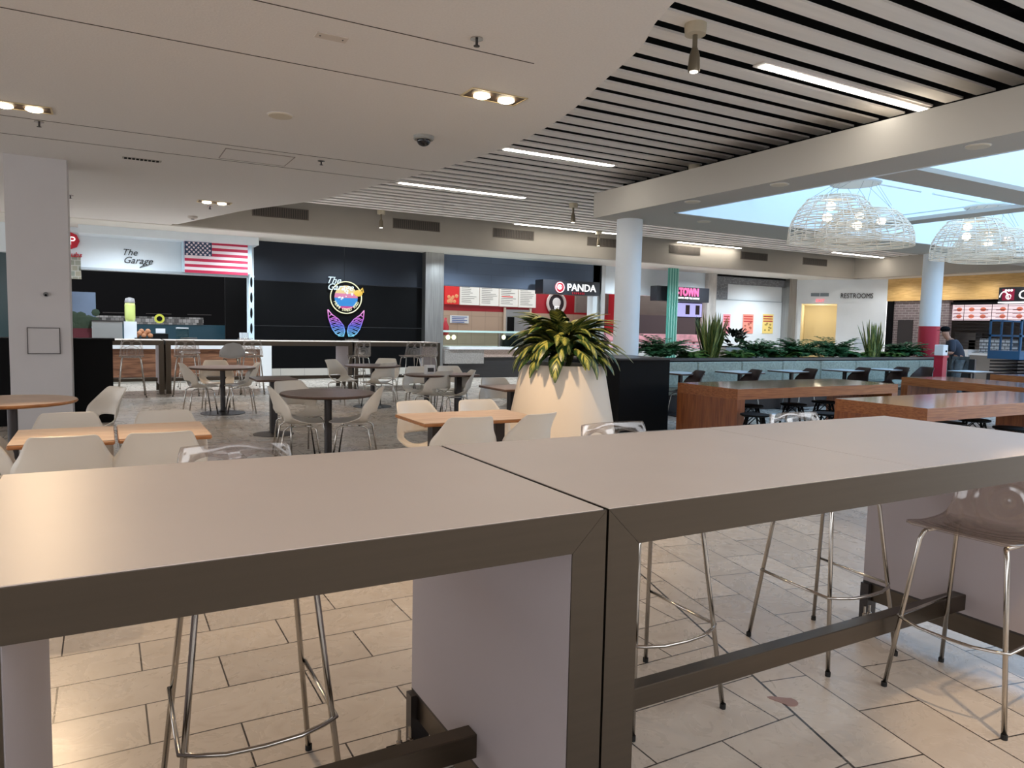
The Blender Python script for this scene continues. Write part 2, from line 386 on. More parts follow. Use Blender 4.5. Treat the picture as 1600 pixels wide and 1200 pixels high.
def text_part(name, txt, loc, size, mat, parent, rot=(math.pi/2, 0, 0), ext=.01, shear=0, xs=1, align='LEFT', space=1, bold=0):
    cu = bpy.data.curves.new(name, 'FONT'); cu.body = txt; cu.size = size; cu.extrude = ext; cu.shear = shear; cu.align_x = align; cu.space_character = space; cu.offset = bold
    cu.resolution_u = 3
    t = bpy.data.objects.new(name+'_tmp', cu); col.objects.link(t)
    dg = bpy.context.evaluated_depsgraph_get(); dg.update()
    me = bpy.data.meshes.new_from_object(t.evaluated_get(dg)); bpy.data.objects.remove(t)
    me.materials.clear(); me.materials.append(mat); me.name = name
    o = bpy.data.objects.new(name, me); col.objects.link(o); o.parent = parent; o.location = loc; o.rotation_euler = rot; o.scale = (xs, 1, 1)
    return o

def interp(tab, v):
    for i in range(len(tab)-1):
        if v <= tab[i+1][0]:
            a, b = tab[i], tab[i+1]; t = (v-a[0])/(b[0]-a[0]); p0 = tab[max(0, i-1)]; p3 = tab[min(len(tab)-1, i+2)]; out = []
            for k in range(1, len(a)):   # catmull-rom
                m1 = (b[k]-p0[k])/2; m2 = (p3[k]-a[k])/2
                out.append((2*t**3-3*t*t+1)*a[k]+(t**3-2*t*t+t)*m1+(-2*t**3+3*t*t)*b[k]+(t**3-t*t)*m2)
            return out
    return list(tab[-1][1:])
def shell_mesh(name, tab, holes, nu, nv, mat, parent, th=.006, hx=1.0):
    # tab rows: v, y, z, half width, side lift z, side forward y ; holes: (cu, cv, ru, rv)
    mb = MB(); vid = {}
    for j in range(nv+1):
        for i in range(nu+1):
            u = -1+2*i/nu; v = j/nv
            for (cu, cv, ru, rv) in holes:
                du, dv = (u-cu)/ru, (v-cv)/rv; r = math.hypot(du, dv)
                if r > .01:
                    cell = max((2/nu)/ru, (1/nv)/rv)
                    if abs(r-1) < cell*.55: u = cu+du/r*ru; v = cv+dv/r*rv; break
            y, z, w, lz, fy = interp(tab, v)
            vid[(i, j)] = len(mb.v); a = abs(u)**2.2
            mb.v.append((u*w*hx, y+fy*a, z+lz*a))
    for j in range(nv):
        for i in range(nu):
            u = -1+2*(i+.5)/nu; v = (j+.5)/nv
            if any(math.hypot((u-h[0])/h[2], (v-h[1])/h[3]) < 1 for h in holes): continue
            mb.face((vid[(i, j)], vid[(i+1, j)], vid[(i+1, j+1)], vid[(i, j+1)]))
    o = mb.build(name, mat, parent, smooth=True)
    sm = o.modifiers.new('thickness', 'SOLIDIFY'); sm.thickness = th; sm.offset = 0
    return o

# ================================================================== ROOM
fl = MB().box(-14, 32, -9, 26, -.2, 0); struct('floor', fl, M_floor, 'pale stone tile floor in running bond with dark joints')
ins = MB(); pts = []
for k in range(20):
    a = 2*math.pi*k/20; r = .035 if math.cos(a) < 0 else .035+.05*math.cos(a)**3
    pts.append((r*math.cos(a), r*math.sin(a)*(1 if math.cos(a) < 0 else 1-.6*math.cos(a))))
ins.prism(pts, 0, .002); o = ins.build('floor_stain', pm('reddish stone', (150, 112, 100), .3)); p = atz(1233, 1097, 0); o.location = p; o.rotation_euler = (0, 0, math.radians(125))
tag(o, 'small reddish teardrop mark on the floor beside the dark expansion joint', 'mark')

# smooth ceiling with curved edge
cur = [(2.55, -6), (2.6, 0), (2.8, 2.2), (3.10, 3.61), (3.38, 4.25), (3.58, 4.95), (3.87, 6.03), (3.97, 7.16), (3.86, 8.54), (3.55, 10.1), (3.12, 12.1), (2.66, 13.27), (2.2, 14.4), (1.43, 17.0)]
cv = []
for i in range(1, len(cur)-2):
    for t in range(6):
        t /= 6; P0, P1, P2, P3 = cur[i-1], cur[i], cur[i+1], cur[i+2]
        cv.append(tuple(.5*((2*P1[k])+(-P0[k]+P2[k])*t+(2*P0[k]-5*P1[k]+4*P2[k]-P3[k])*t*t+(-P0[k]+3*P1[k]-3*P2[k]+P3[k])*t**3) for k in (0, 1)))
poly = [(-14, -6), (2.55, -6)]+cv+[(2.2, 14.4), (1.43, 17.0), (1.2, 17.6), (-14, 17.6)]
ce = MB().prism(poly, 3.5, 4.0)
struct('ceiling', ce, M_ceil, 'smooth pale ceiling with a curved edge')
jt = MB()
def jointline(x1, y1, x2, y2):
    a = atz(x1, y1, 3.499); b = atz(x2, y2, 3.499); Ym = (a.y+b.y)/2; return Ym
for (a, b, c, d, xe) in ((405, 0, 800, 93, 2.9), (0, 10, 800, 165, 3.25), (0, 180, 650, 265, 3.8), (0, 205, 560, 278, 3.75)):
    Y = jointline(a, b, c, d); jt.box(-10, xe, Y-.004, Y+.004, 3.497, 3.5003)
struct('trim_1', jt, pm('ceiling joint', (70, 62, 56), .9), 'dark joint lines across the smooth ceiling')
# slat ceiling
SZ = 4.15; sl = MB(); ends = 4.521
k = -14
while True:
    y0 = ends+.341*k; k += 1
    if y0+.225 > 17.0: break
    if y0 < -1: continue
    xe = 8.455 if y0 < 10.9 else 24.6
    wv = .2 if k % 3 else .175
    sl.box(.8, xe, y0, y0+wv, SZ, SZ+.022)
    if False: pass
struct('ceiling_slats', sl, M_slat, 'pale ceiling slats with dark gaps')
C.objects['ceiling_slats'].name = 'ceiling_2'
pl = MB().box(.5, 8.48, -2, 17.4, 4.7, 4.8); pl.box(8.48, 25.2, 10.96, 17.4, 4.7, 4.8)
for kx in range(9): pl.box(1.6+kx*2.6, 1.66+kx*2.6, -1 if kx < 3 else 11, 17, SZ+.12, SZ+.16)
struct('ceiling_3', pl, M_black, 'black void above the ceiling slats')
# beam, soffit and light wells
M_sof = pm('soffit paint', (186, 180, 170), .85)
bm_ = MB(); bm_.box(7.77, 8.5, -4, 10.95, 3.48, 3.92); bm_.box(8.5, 24.9, 9.66, 10.95, 3.48, 3.87)
bm_.box(8.56, 24.9, 5.42, 5.98, 3.48, 3.54); bm_.box(12.32, 12.75, 5.98, 9.6, 3.48, 3.54); bm_.box(8.55, 24.9, -4, -.5, 3.48, 3.87); bm_.box(18.6, 19.0, 5.98, 9.6, 3.48, 3.54)
struct('trim_2', bm_, M_sof, 'painted beam and soffit framing the skylight wells')
bt = MB().box(8.50, 8.56, -.56, 9.66, 3.48, 6.3); bt.box(8.5, 24.9, 9.6, 9.66, 3.48, 6.3); bt.box(8.5, 24.9, -.56, -.5, 3.48, 6.3); bt.box(24.9, 24.96, -.5, 9.6, 3.3, 6.3)
struct('wall_skylight', bt, pm('well white', (236, 240, 242), .8), 'tall white walls of the skylight well')
bt = MB().box(8.46, 8.495, -4, 10.95, 3.92, 4.7); bt.box(8.42, 24.9, 10.9, 10.95, 3.87, 4.7)
struct('trim_3', bt, M_black, 'upstand above the beam')
lum = pm('frosted skylight glazing', (168, 210, 248), .8, emit=SKY)
lp = MB().box(8.5, 24.96, -.56, 9.66, 6.3, 6.35)
struct('window_1', lp, lum, 'frosted daylight glazing over the skylight well')
rd = MB()
for (x, y) in ((10.3, 7.5), (14.05, 7.5)): rd.tube([(x-1.7, y, 3.9), (x+1.7, y, 3.9)], .02, 8); rd.tube([(x, 5.7, 3.9), (x, 9.6, 3.9)], .015, 8)
tag(rd.build('hanging_rail', pm('rail white', (226, 232, 236), .5)), 'thin white rails that carry the wicker chandeliers', 'rail')
# bulkhead + soffit over storefronts
bk = MB().box(1.3, 24.2, 17.1, 17.3, 3.48, 4.75); bk.box(23.7, 24.0, 8, 17.2, 3.48, 4.75)
struct('wall_back', bk, M_bulk, 'grey beige bulkhead above the storefronts')
so = MB().box(-14, 28, 17.3, 19.25, 3.48, 3.6); so.box(24.0, 28, 6, 17.3, 3.48, 3.6)
struct('trim_4', so, pm('white soffit', (226, 222, 214), .8), 'white soffit band over the storefronts')
wy = MB().box(-14, 31, 25.5, 25.7, 0, 3.7); wy.box(27.6, 27.8, 6, 17, 0, 3.7); struct('wall_rear', wy, M_black, 'dark back of the shops')

YW = 19.0
def rect(xl, xr, yt, yb, Y=YW):
    xm, ym = (xl+xr)/2, (yt+yb)/2
    return aty(xl, ym, Y).x, aty(xr, ym, Y).x, aty(xm, yb, Y).z, aty(xm, yt, Y).z
def fbox(mb, xl, xr, yt, yb, d=.1, Y=YW, mi=0, z0=None, z1=None):
    a, b, c, e = rect(xl, xr, yt, yb, Y)
    mb.box(a, b, Y, Y+d, c if z0 is None else z0, e if z1 is None else z1, mi); return mb
def rectx(xl, xr, yt, yb, X=24.8):
    xm, ym = (xl+xr)/2, (yt+yb)/2
    return atx(xr, ym, X).y, atx(xl, ym, X).y, atx(xm, yb, X).z, atx(xm, yt, X).z
def gbox(mb, xl, xr, yt, yb, d=.1, X=24.8, mi=0, z0=None, z1=None):
    a, b, c, e = rectx(xl, xr, yt, yb, X)
    mb.box(X, X+d, a, b, c if z0 is None else z0, e if z1 is None else z1, mi); return mb

struct('wall_dimmer', MB().box(-14, 31, -10.2, -10, 0, 2.9), pm('far side wall', (96, 88, 80), .8), 'unseen dark wall added behind the camera to dim reflections')  # unseen wall, added so the steel aprons reflect something dark
# ---- left column and low black wall
cl = MB().box(-1.05, -.38, 11.1, 11.8, 0, 3.5); o = cl.build('square_column', pm('column paint', (200, 196, 196), .8, var=.02, scale=2))
tag(o, 'square pale grey column at the left of the smooth ceiling', 'column')
hp = MB(); a, b, c, e = rect(44, 93, 513, 552, 11.1); hp.box(a, b, 11.085, 11.1, c, e); hp.build('access_panel', pm('panel paint', (196, 192, 192), .7), o)
fr = MB(); 
for (q0, q1, q2, q3) in ((a-.01, b+.01, e, e+.01), (a-.01, b+.01, c-.01, c), (a-.01, a, c, e), (b, b+.01, c, e)): fr.box(q0, q1, 11.08, 11.1, q2, q3)
fr.build('panel_gap', pm('dark gap', (90, 86, 86), .9), o)
p_ = aty(72, 460, 11.1); MB().disc((p_.x, 11.1, p_.z), .03, 'y', .04).build('camera_button', pm('grey button', (120, 118, 118), .5), o)
MB().disc((p_.x, 11.06, p_.z-.01), .014, 'y', .004).build('camera_lens', M_black, o)
lw = MB().box(-4.2, .10, 11.85, 12.25, 0, 1.17); lw.box(-4.25, .13, 11.82, 12.28, 1.17, 1.2)
tag(lw.build('low_partition', M_blackplastic), 'low black partition running behind the square column', 'partition')

# ================================================================== STOREFRONTS
def shop(name, label): return empty(name, (0, 0, 0), 0, label, 'storefront')
M_fasW = pm('fascia white', (222, 230, 236), .6, var=.02, scale=3)
# The Garage
g = shop('storefront', 'white storefront with a wide dark opening and a wood faced counter, below The Garage lettering')
mb = MB(); fbox(mb, 128, 289, 372, 424, .3); fbox(mb, 60, 128, 372, 410, .3)
a, b, c, e = rect(128, 290, 372, 424); mb.v = []; mb.f = []; mb.m = []
xg0 = aty(128, 480, YW).x; xg1 = aty(397, 480, YW).x; zt = aty(262, 424, YW).z
mb.box(xg0, xg1, YW, YW+.3, zt, 3.48); mb.build('header_panel', M_fasW, g)
mb = MB().box(xg0-.02, xg1, 18.3, YW, 3.3, 3.48); mb.build('header_soffit', M_fasW, g)
mb = MB().box(xg0, xg1, YW-.06, YW+.3, zt-.05, zt); mb.build('header_trim', pm('trim grey', (170, 178, 184), .5), g)
mb = MB(); fbox(mb, 388.5, 397, 428, 535, .25, Y=YW-.1); mb.build('slotted_pillar', pm('pale blue pillar', (205, 226, 238), .5), g)
mb = MB()
for yy in (441, 465, 489, 513):
    p = aty(392.7, yy, YW-.1); 
    n = []
    for k in range(14): n.append((p.x+.028*math.cos(2*math.pi*k/14), p.z+.13*math.sin(2*math.pi*k/14)))
    mb.prismy(n, YW-.112, YW-.1)
mb.build('pillar_slot', M_black, g)
mb = MB(); x0 = aty(128, 560, YW).x; x1 = aty(407, 560, YW).x
mb.box(x0, x1, YW-.2, YW+.4, .12, .80); mb.build('counter_front', wood_mat('counter wood', (96, 62, 44), (146, 102, 76), .4, (1, 9, 9)), g)
mb = MB().box(x0-.05, x1, YW-.26, YW+.45, .80, 1.0); mb.build('counter_top', pm('counter white', (236, 240, 244), .3), g)
mb = MB().box(x0, x1, YW-.2, YW+.4, 0, .14); mb.build('counter_base', brick_mat('grey base tiles', (168, 164, 156), (154, 150, 142), (110, 108, 104), .5, .5, .004), g)
mb = MB(); fbox(mb, 407, 424.5, 541, 592, .35, Y=YW-.25, z0=0, z1=1.0); mb.build('counter_end', pm('counter white'), (g)) if False else mb.build('counter_end', MC['counter white'], g)
# dark interior with reflections
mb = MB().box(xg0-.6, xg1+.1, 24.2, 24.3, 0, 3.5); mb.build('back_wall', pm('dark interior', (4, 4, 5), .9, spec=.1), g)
mb = MB().box(xg0-.3, xg1, 21.5, 21.6, .95, 1.35); mb.build('teal_backsplash', pm('teal tiles', (22, 62, 78), .4), g)
mb = MB().box(xg0-.3, xg1-.9, 21.48, 21.6, 1.35, 1.55); mb.build('checker_band', (lambda: (lambda m: m)(brick_mat('checker', (150, 150, 150), (14, 14, 14), (40, 40, 40), .1, .1, .004)))(), g)
mb = MB(); a, b, c, e = rect(352, 390, 432, 530, 20.6); mb.box(a, b, 20.6, 20.7, c, e); mb.build('fridge', M_blackplastic, g)
mb = MB(); 
for i in range(8):
    a = xg0+.4+i*1.0; mb.box(a, a+.6, 21.46, 21.5, 1.62, 1.64)
mb.build('shelf', M_dkmetal, g)
text_part('sign_lettering', 'The', (aty(190, 408, YW).x, YW-.012, aty(190, 398, YW).z), .2, pm('black lettering', (24, 26, 28), .5), g, shear=.35)
text_part('sign_lettering', 'Garage', (aty(190, 408, YW).x+.02, YW-.012, aty(190, 410.5, YW).z), .21, MC['black lettering'], g, shear=.4)
mb = MB(); mb.tube([aty(227, 412, YW-.02), aty(218, 418, YW-.02), aty(234, 413, YW-.02)], .008, 5); mb.build('sign_flourish', MC['black lettering'], g)
# items on counter
def small(name, x, y, Y, mbf, mat, label, cat, group=None):
    p = aty(x, y, Y); mb = MB(); mbf(mb); o = mb.build(name, mat, smooth='auto'); o.location = p; tag(o, label, cat, group); return o
ZC = 1.0; YC = 18.95
def onc(x): p = aty(x, 530, YC); return (p.x, YC, ZC)
def thing_at(name, loc, label, cat, group=None): return empty(name, loc, 0, label, cat, group)
t = thing_at('drink_dispenser', onc(204), 'tall drink dispenser of yellow liquid on the white counter', 'drink dispenser')
MB().lathe([(.09, .42), (.11, .5), (.11, .8), (.1, .84)], seg=20).build('tank', pm('yellow drink', (206, 220, 130), .2), t, True)
MB().lathe([(.1, .84), (.11, .86), (.09, .95), (.02, .97)], seg=20).build('lid', pm('grey lid', (150, 148, 150), .4), t, True)
MB().box(-.13, .13, -.1, .1, 0, .42).build('stand', pm('white card', (222, 228, 236), .5), t)
t = thing_at('metal_box', onc(168), 'grey stainless box on the counter beside the mural', 'box')
MB().box(-.3, .3, -.2, .3, 0, .42, bev=.01).build('body', pm('grey sheet', (150, 152, 152), .4, .3), t); MB().box(-.32, .32, -.22, .32, .42, .44).build('lid', M_dkmetal, t)
t = thing_at('food_basket', onc(225), 'dark basket of pastries on the counter right of the drink dispenser', 'basket')
MB().box(-.2, .2, -.12, .12, 0, .05).build('tray', M_black, t)
for i in range(7): MB().ball((-.14+.045*i, random.uniform(-.06, .06), .1+.05*(i % 3)), .06, 10).build('pastry', pm('pastry', (176, 120, 84), .6), t, True)
t = thing_at('counter_sign', onc(251), 'small white counter sign with a yellow round badge behind it', 'sign')
MB().box(-.1, .1, -.02, .02, .16, .27).build('card', pm('white card'  , (222, 228, 236)), t); MB().box(-.16, .16, -.06, .06, 0, .15).build('holder', M_blackplastic, t)
MB().disc((0, .3, .5), .11, 'y', .02).build('badge', pm('yellow badge', (196, 196, 70), .5), t); MB().disc((0, .278, .5), .06, 'y', .01).build('badge_mark', M_black, t)
t = thing_at('glass_jar', onc(285), 'clear box on the white counter above a patterned stool', 'container')
MB().box(-.13, .13, -.1, .1, 0, .28).build('body', M_glass, t); MB().box(-.13, .13, -.1, .1, .26, .30).build('rim', pm('white card', (222, 228, 236)), t)
t = thing_at('glass_rack', onc(383), 'small rack of glasses at the right end of the white counter', 'rack')
MB().box(-.14, .14, -.1, .1, .0, .03).build('tray', M_chrome, t)
for i in range(5): MB().lathe([(.03, .03), (.035, .2)], (-.1+.05*i, 0), 10).build('glass', pm('glass grey', (190, 196, 200), .2), t)
# flag banner
t = empty('flag_banner', (0, 0, 0), 0, 'american flag banner of stars and stripes above the counter opening', 'flag')
a, b, c, e = rect(288.5, 387, 370, 428, 18.55); hgt = (e-c)
mb = MB(); mb.box(a-.03, b+.1, 18.56, 18.98, zt, 3.48); mb.build('light_box', pm('pale blue box', (196, 222, 236), .5), t)
mb = MB()
for i in range(13): mb.box(a, b, 18.53, 18.56, c+hgt*i/13, c+hgt*(i+1)/13, i % 2)
mb.build('stripes', [pm('flag red', (196, 40, 78), .6), pm('flag white', (240, 226, 232), .6)], t)
mb = MB().box(a, a+(b-a)*.42, 18.515, 18.53, c+hgt*6/13, e); mb.build('canton', pm('flag blue', (30, 56, 92), .6), t)
mb = MB()
for r in range(9):
    for q in range(6 if r % 2 == 0 else 5):
        x = a+(b-a)*.42*((q+.5)/6+(0 if r % 2 == 0 else 1/12)); z = e-hgt*7/13*(r+.5)/9
        ptl = []
        for k in range(10): rr = .034 if k % 2 == 0 else .015; ptl.append((x+rr*math.sin(math.pi*k/5), z+rr*math.cos(math.pi*k/5)))
        mb.prismy(ptl, 18.507, 18.515)
mb.build('stars', pm('flag white'  , (240, 226, 232)), t)
# left shop with red octagon sign
g = shop('storefront', 'pale storefront edge with a red round sign and palm mural, beside the square column')
x0 = -4.5
MB().box(x0, xg0, YW, YW+.3, 2.86, 3.48).build('header_panel', M_fasW, g)
mb = MB(); fbox(mb, 104, 127, 420, 455, .2, z0=2.35, z1=2.86); mb.build('tiled_panel', brick_mat('mottled tiles', (150, 140, 120), (120, 126, 116), (180, 176, 168), .12, .12, .006), g)
mb = MB().box(x0, -1.6, YW+.3, YW+.5, 0, 2.86); mb.build('dark_glass', pm('teal grey glass', (60, 78, 82), .2), g)
t = empty('red_sign', (0, 0, 0), 0, 'red octagonal sign with a white letter on the pale header', 'sign')
p = aty(109, 376, YW); mb = MB(); mb.disc((p.x, YW, p.z), .19, 'y', .04, 8); mb.build('plate', pm('sign red', (196, 28, 50), .5), t)
text_part('lettering', 'P', (p.x-.02, YW-.055, p.z-.09), .26, M_text, t)
p = aty(104, 401, YW); text_part('lettering', 'Subs', (p.x, YW-.02, p.z), .16, MC['sign red'], t, shear=.2)
t = empty('palm_mural', (0, 0, 0), 0, 'printed mural of palm trees at dusk left of the dark opening', 'mural')
a, b, c, e = rect(100, 150, 456, 535, YW-.1); MB().box(a, b, YW-.1, YW-.05, .9, e).build('sky', pm('dusk sky', (96, 110, 132), .6, var=.2, scale=1), t)
mb = MB()
for i in range(26): mb.ball((a+(b-a)*random.random(), YW-.1, .9+(e-.9)*random.uniform(.25, .75)*(.5+.5*i/26)), random.uniform(.06, .15), 8, sc=(1, .1, 1))
mb.build('trees', pm('mural green', (38, 54, 36), .7), t)
MB().box(a, b, YW-.12, YW-.1, .9, 1.25).build('ground', pm('mural maroon', (84, 22, 34), .6), t)

# black panel wall
g = shop('storefront', 'closed storefront of large black panels behind the neon wings')
M_navy = pm('dark navy panel', (30, 37, 48), .5, var=.06, scale=.6, spec=.3); M_blk2 = pm('black panel', (5, 6, 8), .6, spec=.12)
x0 = aty(397, 480, YW).x; x1 = aty(664, 480, YW).x; z1 = aty(530, 443.5, YW).z; z2 = aty(530, 511, YW).z; xm_ = aty(538, 430, YW).x
MB().box(x0, xm_-.006, YW, YW+.1, z1, 3.48).build('upper_panel', M_navy, g); MB().box(xm_+.006, x1, YW, YW+.1, z1, 3.48).build('upper_panel', M_navy, g)
MB().box(x0, x1, YW, YW+.1, z2+.012, z1-.012).build('middle_panel', M_blk2, g)
MB().box(x0, x1, YW, YW+.1, .3, z2-.006).build('lower_panel', M_blk2, g)
MB().box(x0, x1, YW+.02, YW+.1, z2-.006, z1).build('backing', pm('grey seam', (92, 98, 104), .5), g)
MB().box(x0, x1, YW-.02, YW+.1, 0, .3).build('tiled_base', brick_mat('pale base tiles', (200, 196, 188), (190, 186, 178), (130, 126, 120), .6, .6, .004), g)
# neon round sign
def neon(name, c, e=1.3): m = pm(name, c, .4, emit=e*.46); m.node_tree.nodes['Principled BSDF'].inputs['Base Color'].default_value = tuple(v*.25 for v in rgb(*c)[:3])+(1,); return m
p = aty(540, 465, YW); t = empty('round_neon_sign', (p.x, YW-.05, p.z), 0, 'round neon sign ringed with lettering over a multicoloured picture', 'sign')
R0 = abs(aty(564, 465, YW).x-p.x)
mb = MB(); n = 40; mb.tube([(R0*math.cos(2*math.pi*k/n), 0, R0*math.sin(2*math.pi*k/n)) for k in range(n+1)], .014, 6, cap=False); mb.build('ring', neon('neon cream', (232, 232, 190)), t)
MB().disc((0, .03, 0), R0*.98, 'y', .02, 40).build('backing', M_black, t)
for zz0, zz1, cc, nm in ((.25, .75, (240, 214, 150), 'sunset'), (-.02, .25, (220, 130, 170), 'pink_band'), (-.55, -.02, (50, 140, 215), 'sea'), (-.75, -.55, (200, 60, 140), 'magenta_band')):
    poly = []; rr = R0*.74; N_ = 12
    hw = lambda z: math.sqrt(max(0, 1-(z/.76)**2))*rr
    for k in range(N_+1): z = zz0+(zz1-zz0)*k/N_; poly.append((hw(z), z*R0))
    for k in range(N_, -1, -1): z = zz0+(zz1-zz0)*k/N_; poly.append((-hw(z), z*R0))
    MB().prismy(poly, -.01, .01).build(nm, neon('neon '+nm, cc, .8), t)
mb = MB()
for k in range(9): mb.ball((random.uniform(-.2, .2), -.01, random.uniform(-.1, .12)), random.uniform(.015, .035), 8)
mb.build('buildings', neon('neon white', (235, 240, 245), .9), t)
mb = MB(); mb.ball((R0*.78, -.01, R0*.3), .11, 12, sc=(1.1, .15, .8)); mb.tube([(R0*.8, -.02, R0*.35), (R0*1.05, -.02, R0*.62), (R0*1.1, -.02, R0*.35)], .02, 6); mb.build('yellow_shape', neon('neon yellow', (240, 196, 80), .9), t)
txt = 'MIAMI STREET FOOD'
for k, ch in enumerate(txt):
    if ch == ' ': continue
    an = math.radians(205+130*k/(len(txt)-1)); rr = R0*.86
    text_part('letter', ch, (rr*math.cos(an), -.02, rr*math.sin(an)-.02*0), .105, MC['neon cream'], t, rot=(math.pi/2, -(an+math.pi/2)*0+0, 0) if False else (math.pi/2, -(an-3*math.pi/2), 0), ext=.004, align='CENTER')
text_part('script_lettering', 'The', (-R0*1.3, -.03, R0*.86), .24, neon('neon pale blue', (214, 236, 246)), t, shear=.4)
text_part('script_lettering', 'Garage', (-R0*1.25, -.03, R0*.45), .24, MC['neon pale blue'], t, shear=.4)
# neon wings
p = aty(540, 505, YW); t = empty('neon_wings', (p.x, YW-.05, p.z), 0, 'pair of pink and blue neon angel wings on the black panels', 'sign')
def wing(sx):
    mb = MB(); px = .0166*1.0; sc = abs(aty(560, 505, YW).x-aty(540, 505, YW).x)/20
    out = [(-28, 20), (-22, 13), (-12, 6), (-4, -4), (-2, -12), (-4, -20), (-10, -19.5), (-16, -16), (-21, -9), (-24, -1), (-27, 8), (-28, 20)]
    K = -1 if sx > 0 else 1; mb.tube([(K*a*sc, 0, b*sc) for a, b in out], .013, 6)
    for i in range(7):
        y = 12-i*4.6; xo = [-26, -25.5, -24.5, -22.5, -20, -16.5, -12][i]; xi = [-20, -14, -9, -5, -3.5, -3, -4][i]
        for j in range(2 if i else 1):
            dy = j*2.2
            mb.tube([((-1 if sx > 0 else 1)*xo*sc, 0, (y-dy-2)*sc), ((-1 if sx > 0 else 1)*(xo*.5+xi*.5)*sc, 0, (y-dy+.8)*sc), ((-1 if sx > 0 else 1)*xi*sc, 0, (y-dy-1)*sc)], .011, 5)
    return mb
m, nt, b, N, L = nodes('neon wings'); tc = N('ShaderNodeTexCoord'); sx_ = N('ShaderNodeSeparateXYZ'); L(tc.outputs['Object'], sx_.inputs[0])
mr = N('ShaderNodeMapRange'); mr.inputs[1].default_value = -.38; mr.inputs[2].default_value = .38; L(sx_.outputs[2], mr.inputs[0])
rp = N('ShaderNodeValToRGB'); rp.color_ramp.elements[0].color = rgb(110, 210, 230); rp.color_ramp.elements[1].color = rgb(255, 170, 220)
e1 = rp.color_ramp.elements.new(.4); e1.color = rgb(80, 100, 225); e2 = rp.color_ramp.elements.new(.7); e2.color = rgb(200, 90, 200)
L(mr.outputs[0], rp.inputs[0]); L(rp.outputs[0], b.inputs['Emission Color']); b.inputs['Emission Strength'].default_value = .6; b.inputs['Base Color'].default_value = (.05, .05, .08, 1)
wing(-1).build('left_wing', m, t); wing(1).build('right_wing', m, t)
# steel pilaster
mb = MB(); fbox(mb, 664.5, 693, 397, 560, .5, Y=YW-.25, z0=0, z1=3.48); o = mb.build('steel_pilaster', M_steelv); tag(o, 'tall brushed steel pilaster right of the black panel wall', 'pillar')

# PANDA
g = shop('storefront', 'open storefront with a red menu wall and slate blue header behind the big plant')
xp0 = aty(693, 480, YW).x; xp1 = aty(937, 480, YW).x
zf0 = aty(760, 449, YW).z
MB().box(xp0, xp1, YW, YW+.3, zf0, 3.48).build('header_panel', brick_mat('slate header', (92, 106, 128), (86, 100, 122), (74, 86, 104), 2.2, .33, .004), g)
YB = 21.5
XR = aty(927, 480, YB).x
MB().box(xp0+.1, XR, YB, YB+.1, 1.75, 3.3).build('red_wall', M_red, g)
MB().box(xp0+.1, XR, YB-.02, YB+.1, 0, aty(760, 487, YB).z).build('tan_wall', brick_mat('tan wall tiles', (176, 152, 130), (168, 144, 122), (140, 120, 104), .5, .9, .006, off=0), g)
a, b, c, e = rect(789, 826, 484, 560, YB-.05); dd = MB().box(a, b, YB-.08, YB-.04, 0, e).build('steel_door', pm('door grey', (150, 150, 148), .35, .5), g)
MB().box(a-.07, a, YB-.1, YB-.04, 0, e+.06).build('door_frame', pm('frame tan', (186, 170, 152), .5), g); MB().box(b, b+.07, YB-.1, YB-.04, 0, e+.06).build('door_frame', MC['frame tan'], g)
a, b, c, e = rect(792.5, 803, 495, 520, YB-.08); MB().box(a, b, YB-.1, YB-.075, c, e).build('door_window', M_black, dd)
MB().box(XR, XR+.1, YW+.32, YB, 0, 3.4).build('side_wall', M_red, g)
mb = MB(); fbox(mb, 925, 944, 416, 600, .3, z0=0, z1=3.48); mb.build('end_pillar', pm('pale pillar', (206, 214, 218), .5), g)
mb = MB(); fbox(mb, 938, 944, 416, 600, .1, Y=YW-.12, z0=0, z1=3.48); mb.build('end_trim', M_steelv, g)
mcb = MB(); 
zc = aty(780, 541, YW-.3).z
YP = YW-.3; a0 = aty(700, 560, YP).x; a1 = aty(935, 560, YP).x; zg1 = aty(780, 558, YP).z; zg2 = aty(780, 546, YP).z
MB().box(a0, a1, YP, YP+.9, 0, zg1).build('counter_base', pm('charcoal base', (44, 42, 42), .5, var=.15, scale=3, stretch=(.5, .5, 8)), g)
MB().box(a0, a1, YP-.04, YP+.9, zg1, zg2).build('granite_band', pm('pink granite', (172, 152, 142), .4, var=.35, scale=38), g)
MB().box(a0, a1, YP-.1, YP+.9, zg2, zg2+.07).build('counter_top', MC['counter white'], g)
MB().box(a0-.12, a0+1.1, YP-.06, YP+.3, zg1-.18, zg2-.02).build('end_cabinet', pm('grey granite', (150, 146, 142), .4, var=.2, scale=30), g)
zs = aty(760, 520, YP).z
MB().box(a0-.2, a1, YP+.2, YP+.22, zg2+.07, zs).build('sneeze_guard', M_glass, g)
MB().box(a0-.2, a1, YP+.1, YP+.5, zs, zs+.05).build('guard_rail', pm('mint glass edge', (190, 220, 216), .3), g)
for xx in (0, 1.9, 3.8, 5.4): MB().box(a0-.2+xx, a0-.14+xx, YP+.18, YP+.24, zg2+.07, zs).build('guard_post', M_chrome, g)
MB().box(a0+2.0, a0+3.2, YP+.5, YP+.8, zg2+.07, zg2+.4).build('warmer', M_dkmetal, g)
for i, x in enumerate((700, 709, 787)):
    p = aty(x, 527, YP+.4); MB().ball(p, .07, 12, sc=(1, .5, 1)).build('heat_lamp', pm('warm bulb', (255, 236, 190), .3, emit=2), g, True)
t = empty('red_bottle', (0, 0, 0), 0, 'red bottle standing behind the glass counter guard', 'bottle')
p = aty(696, 515, YP+.6); MB().lathe([(.09, 1.2), (.1, 1.45), (.04, 1.6), (.04, 1.7)], (p.x, p.y), 14).build('body', M_red, t, True)
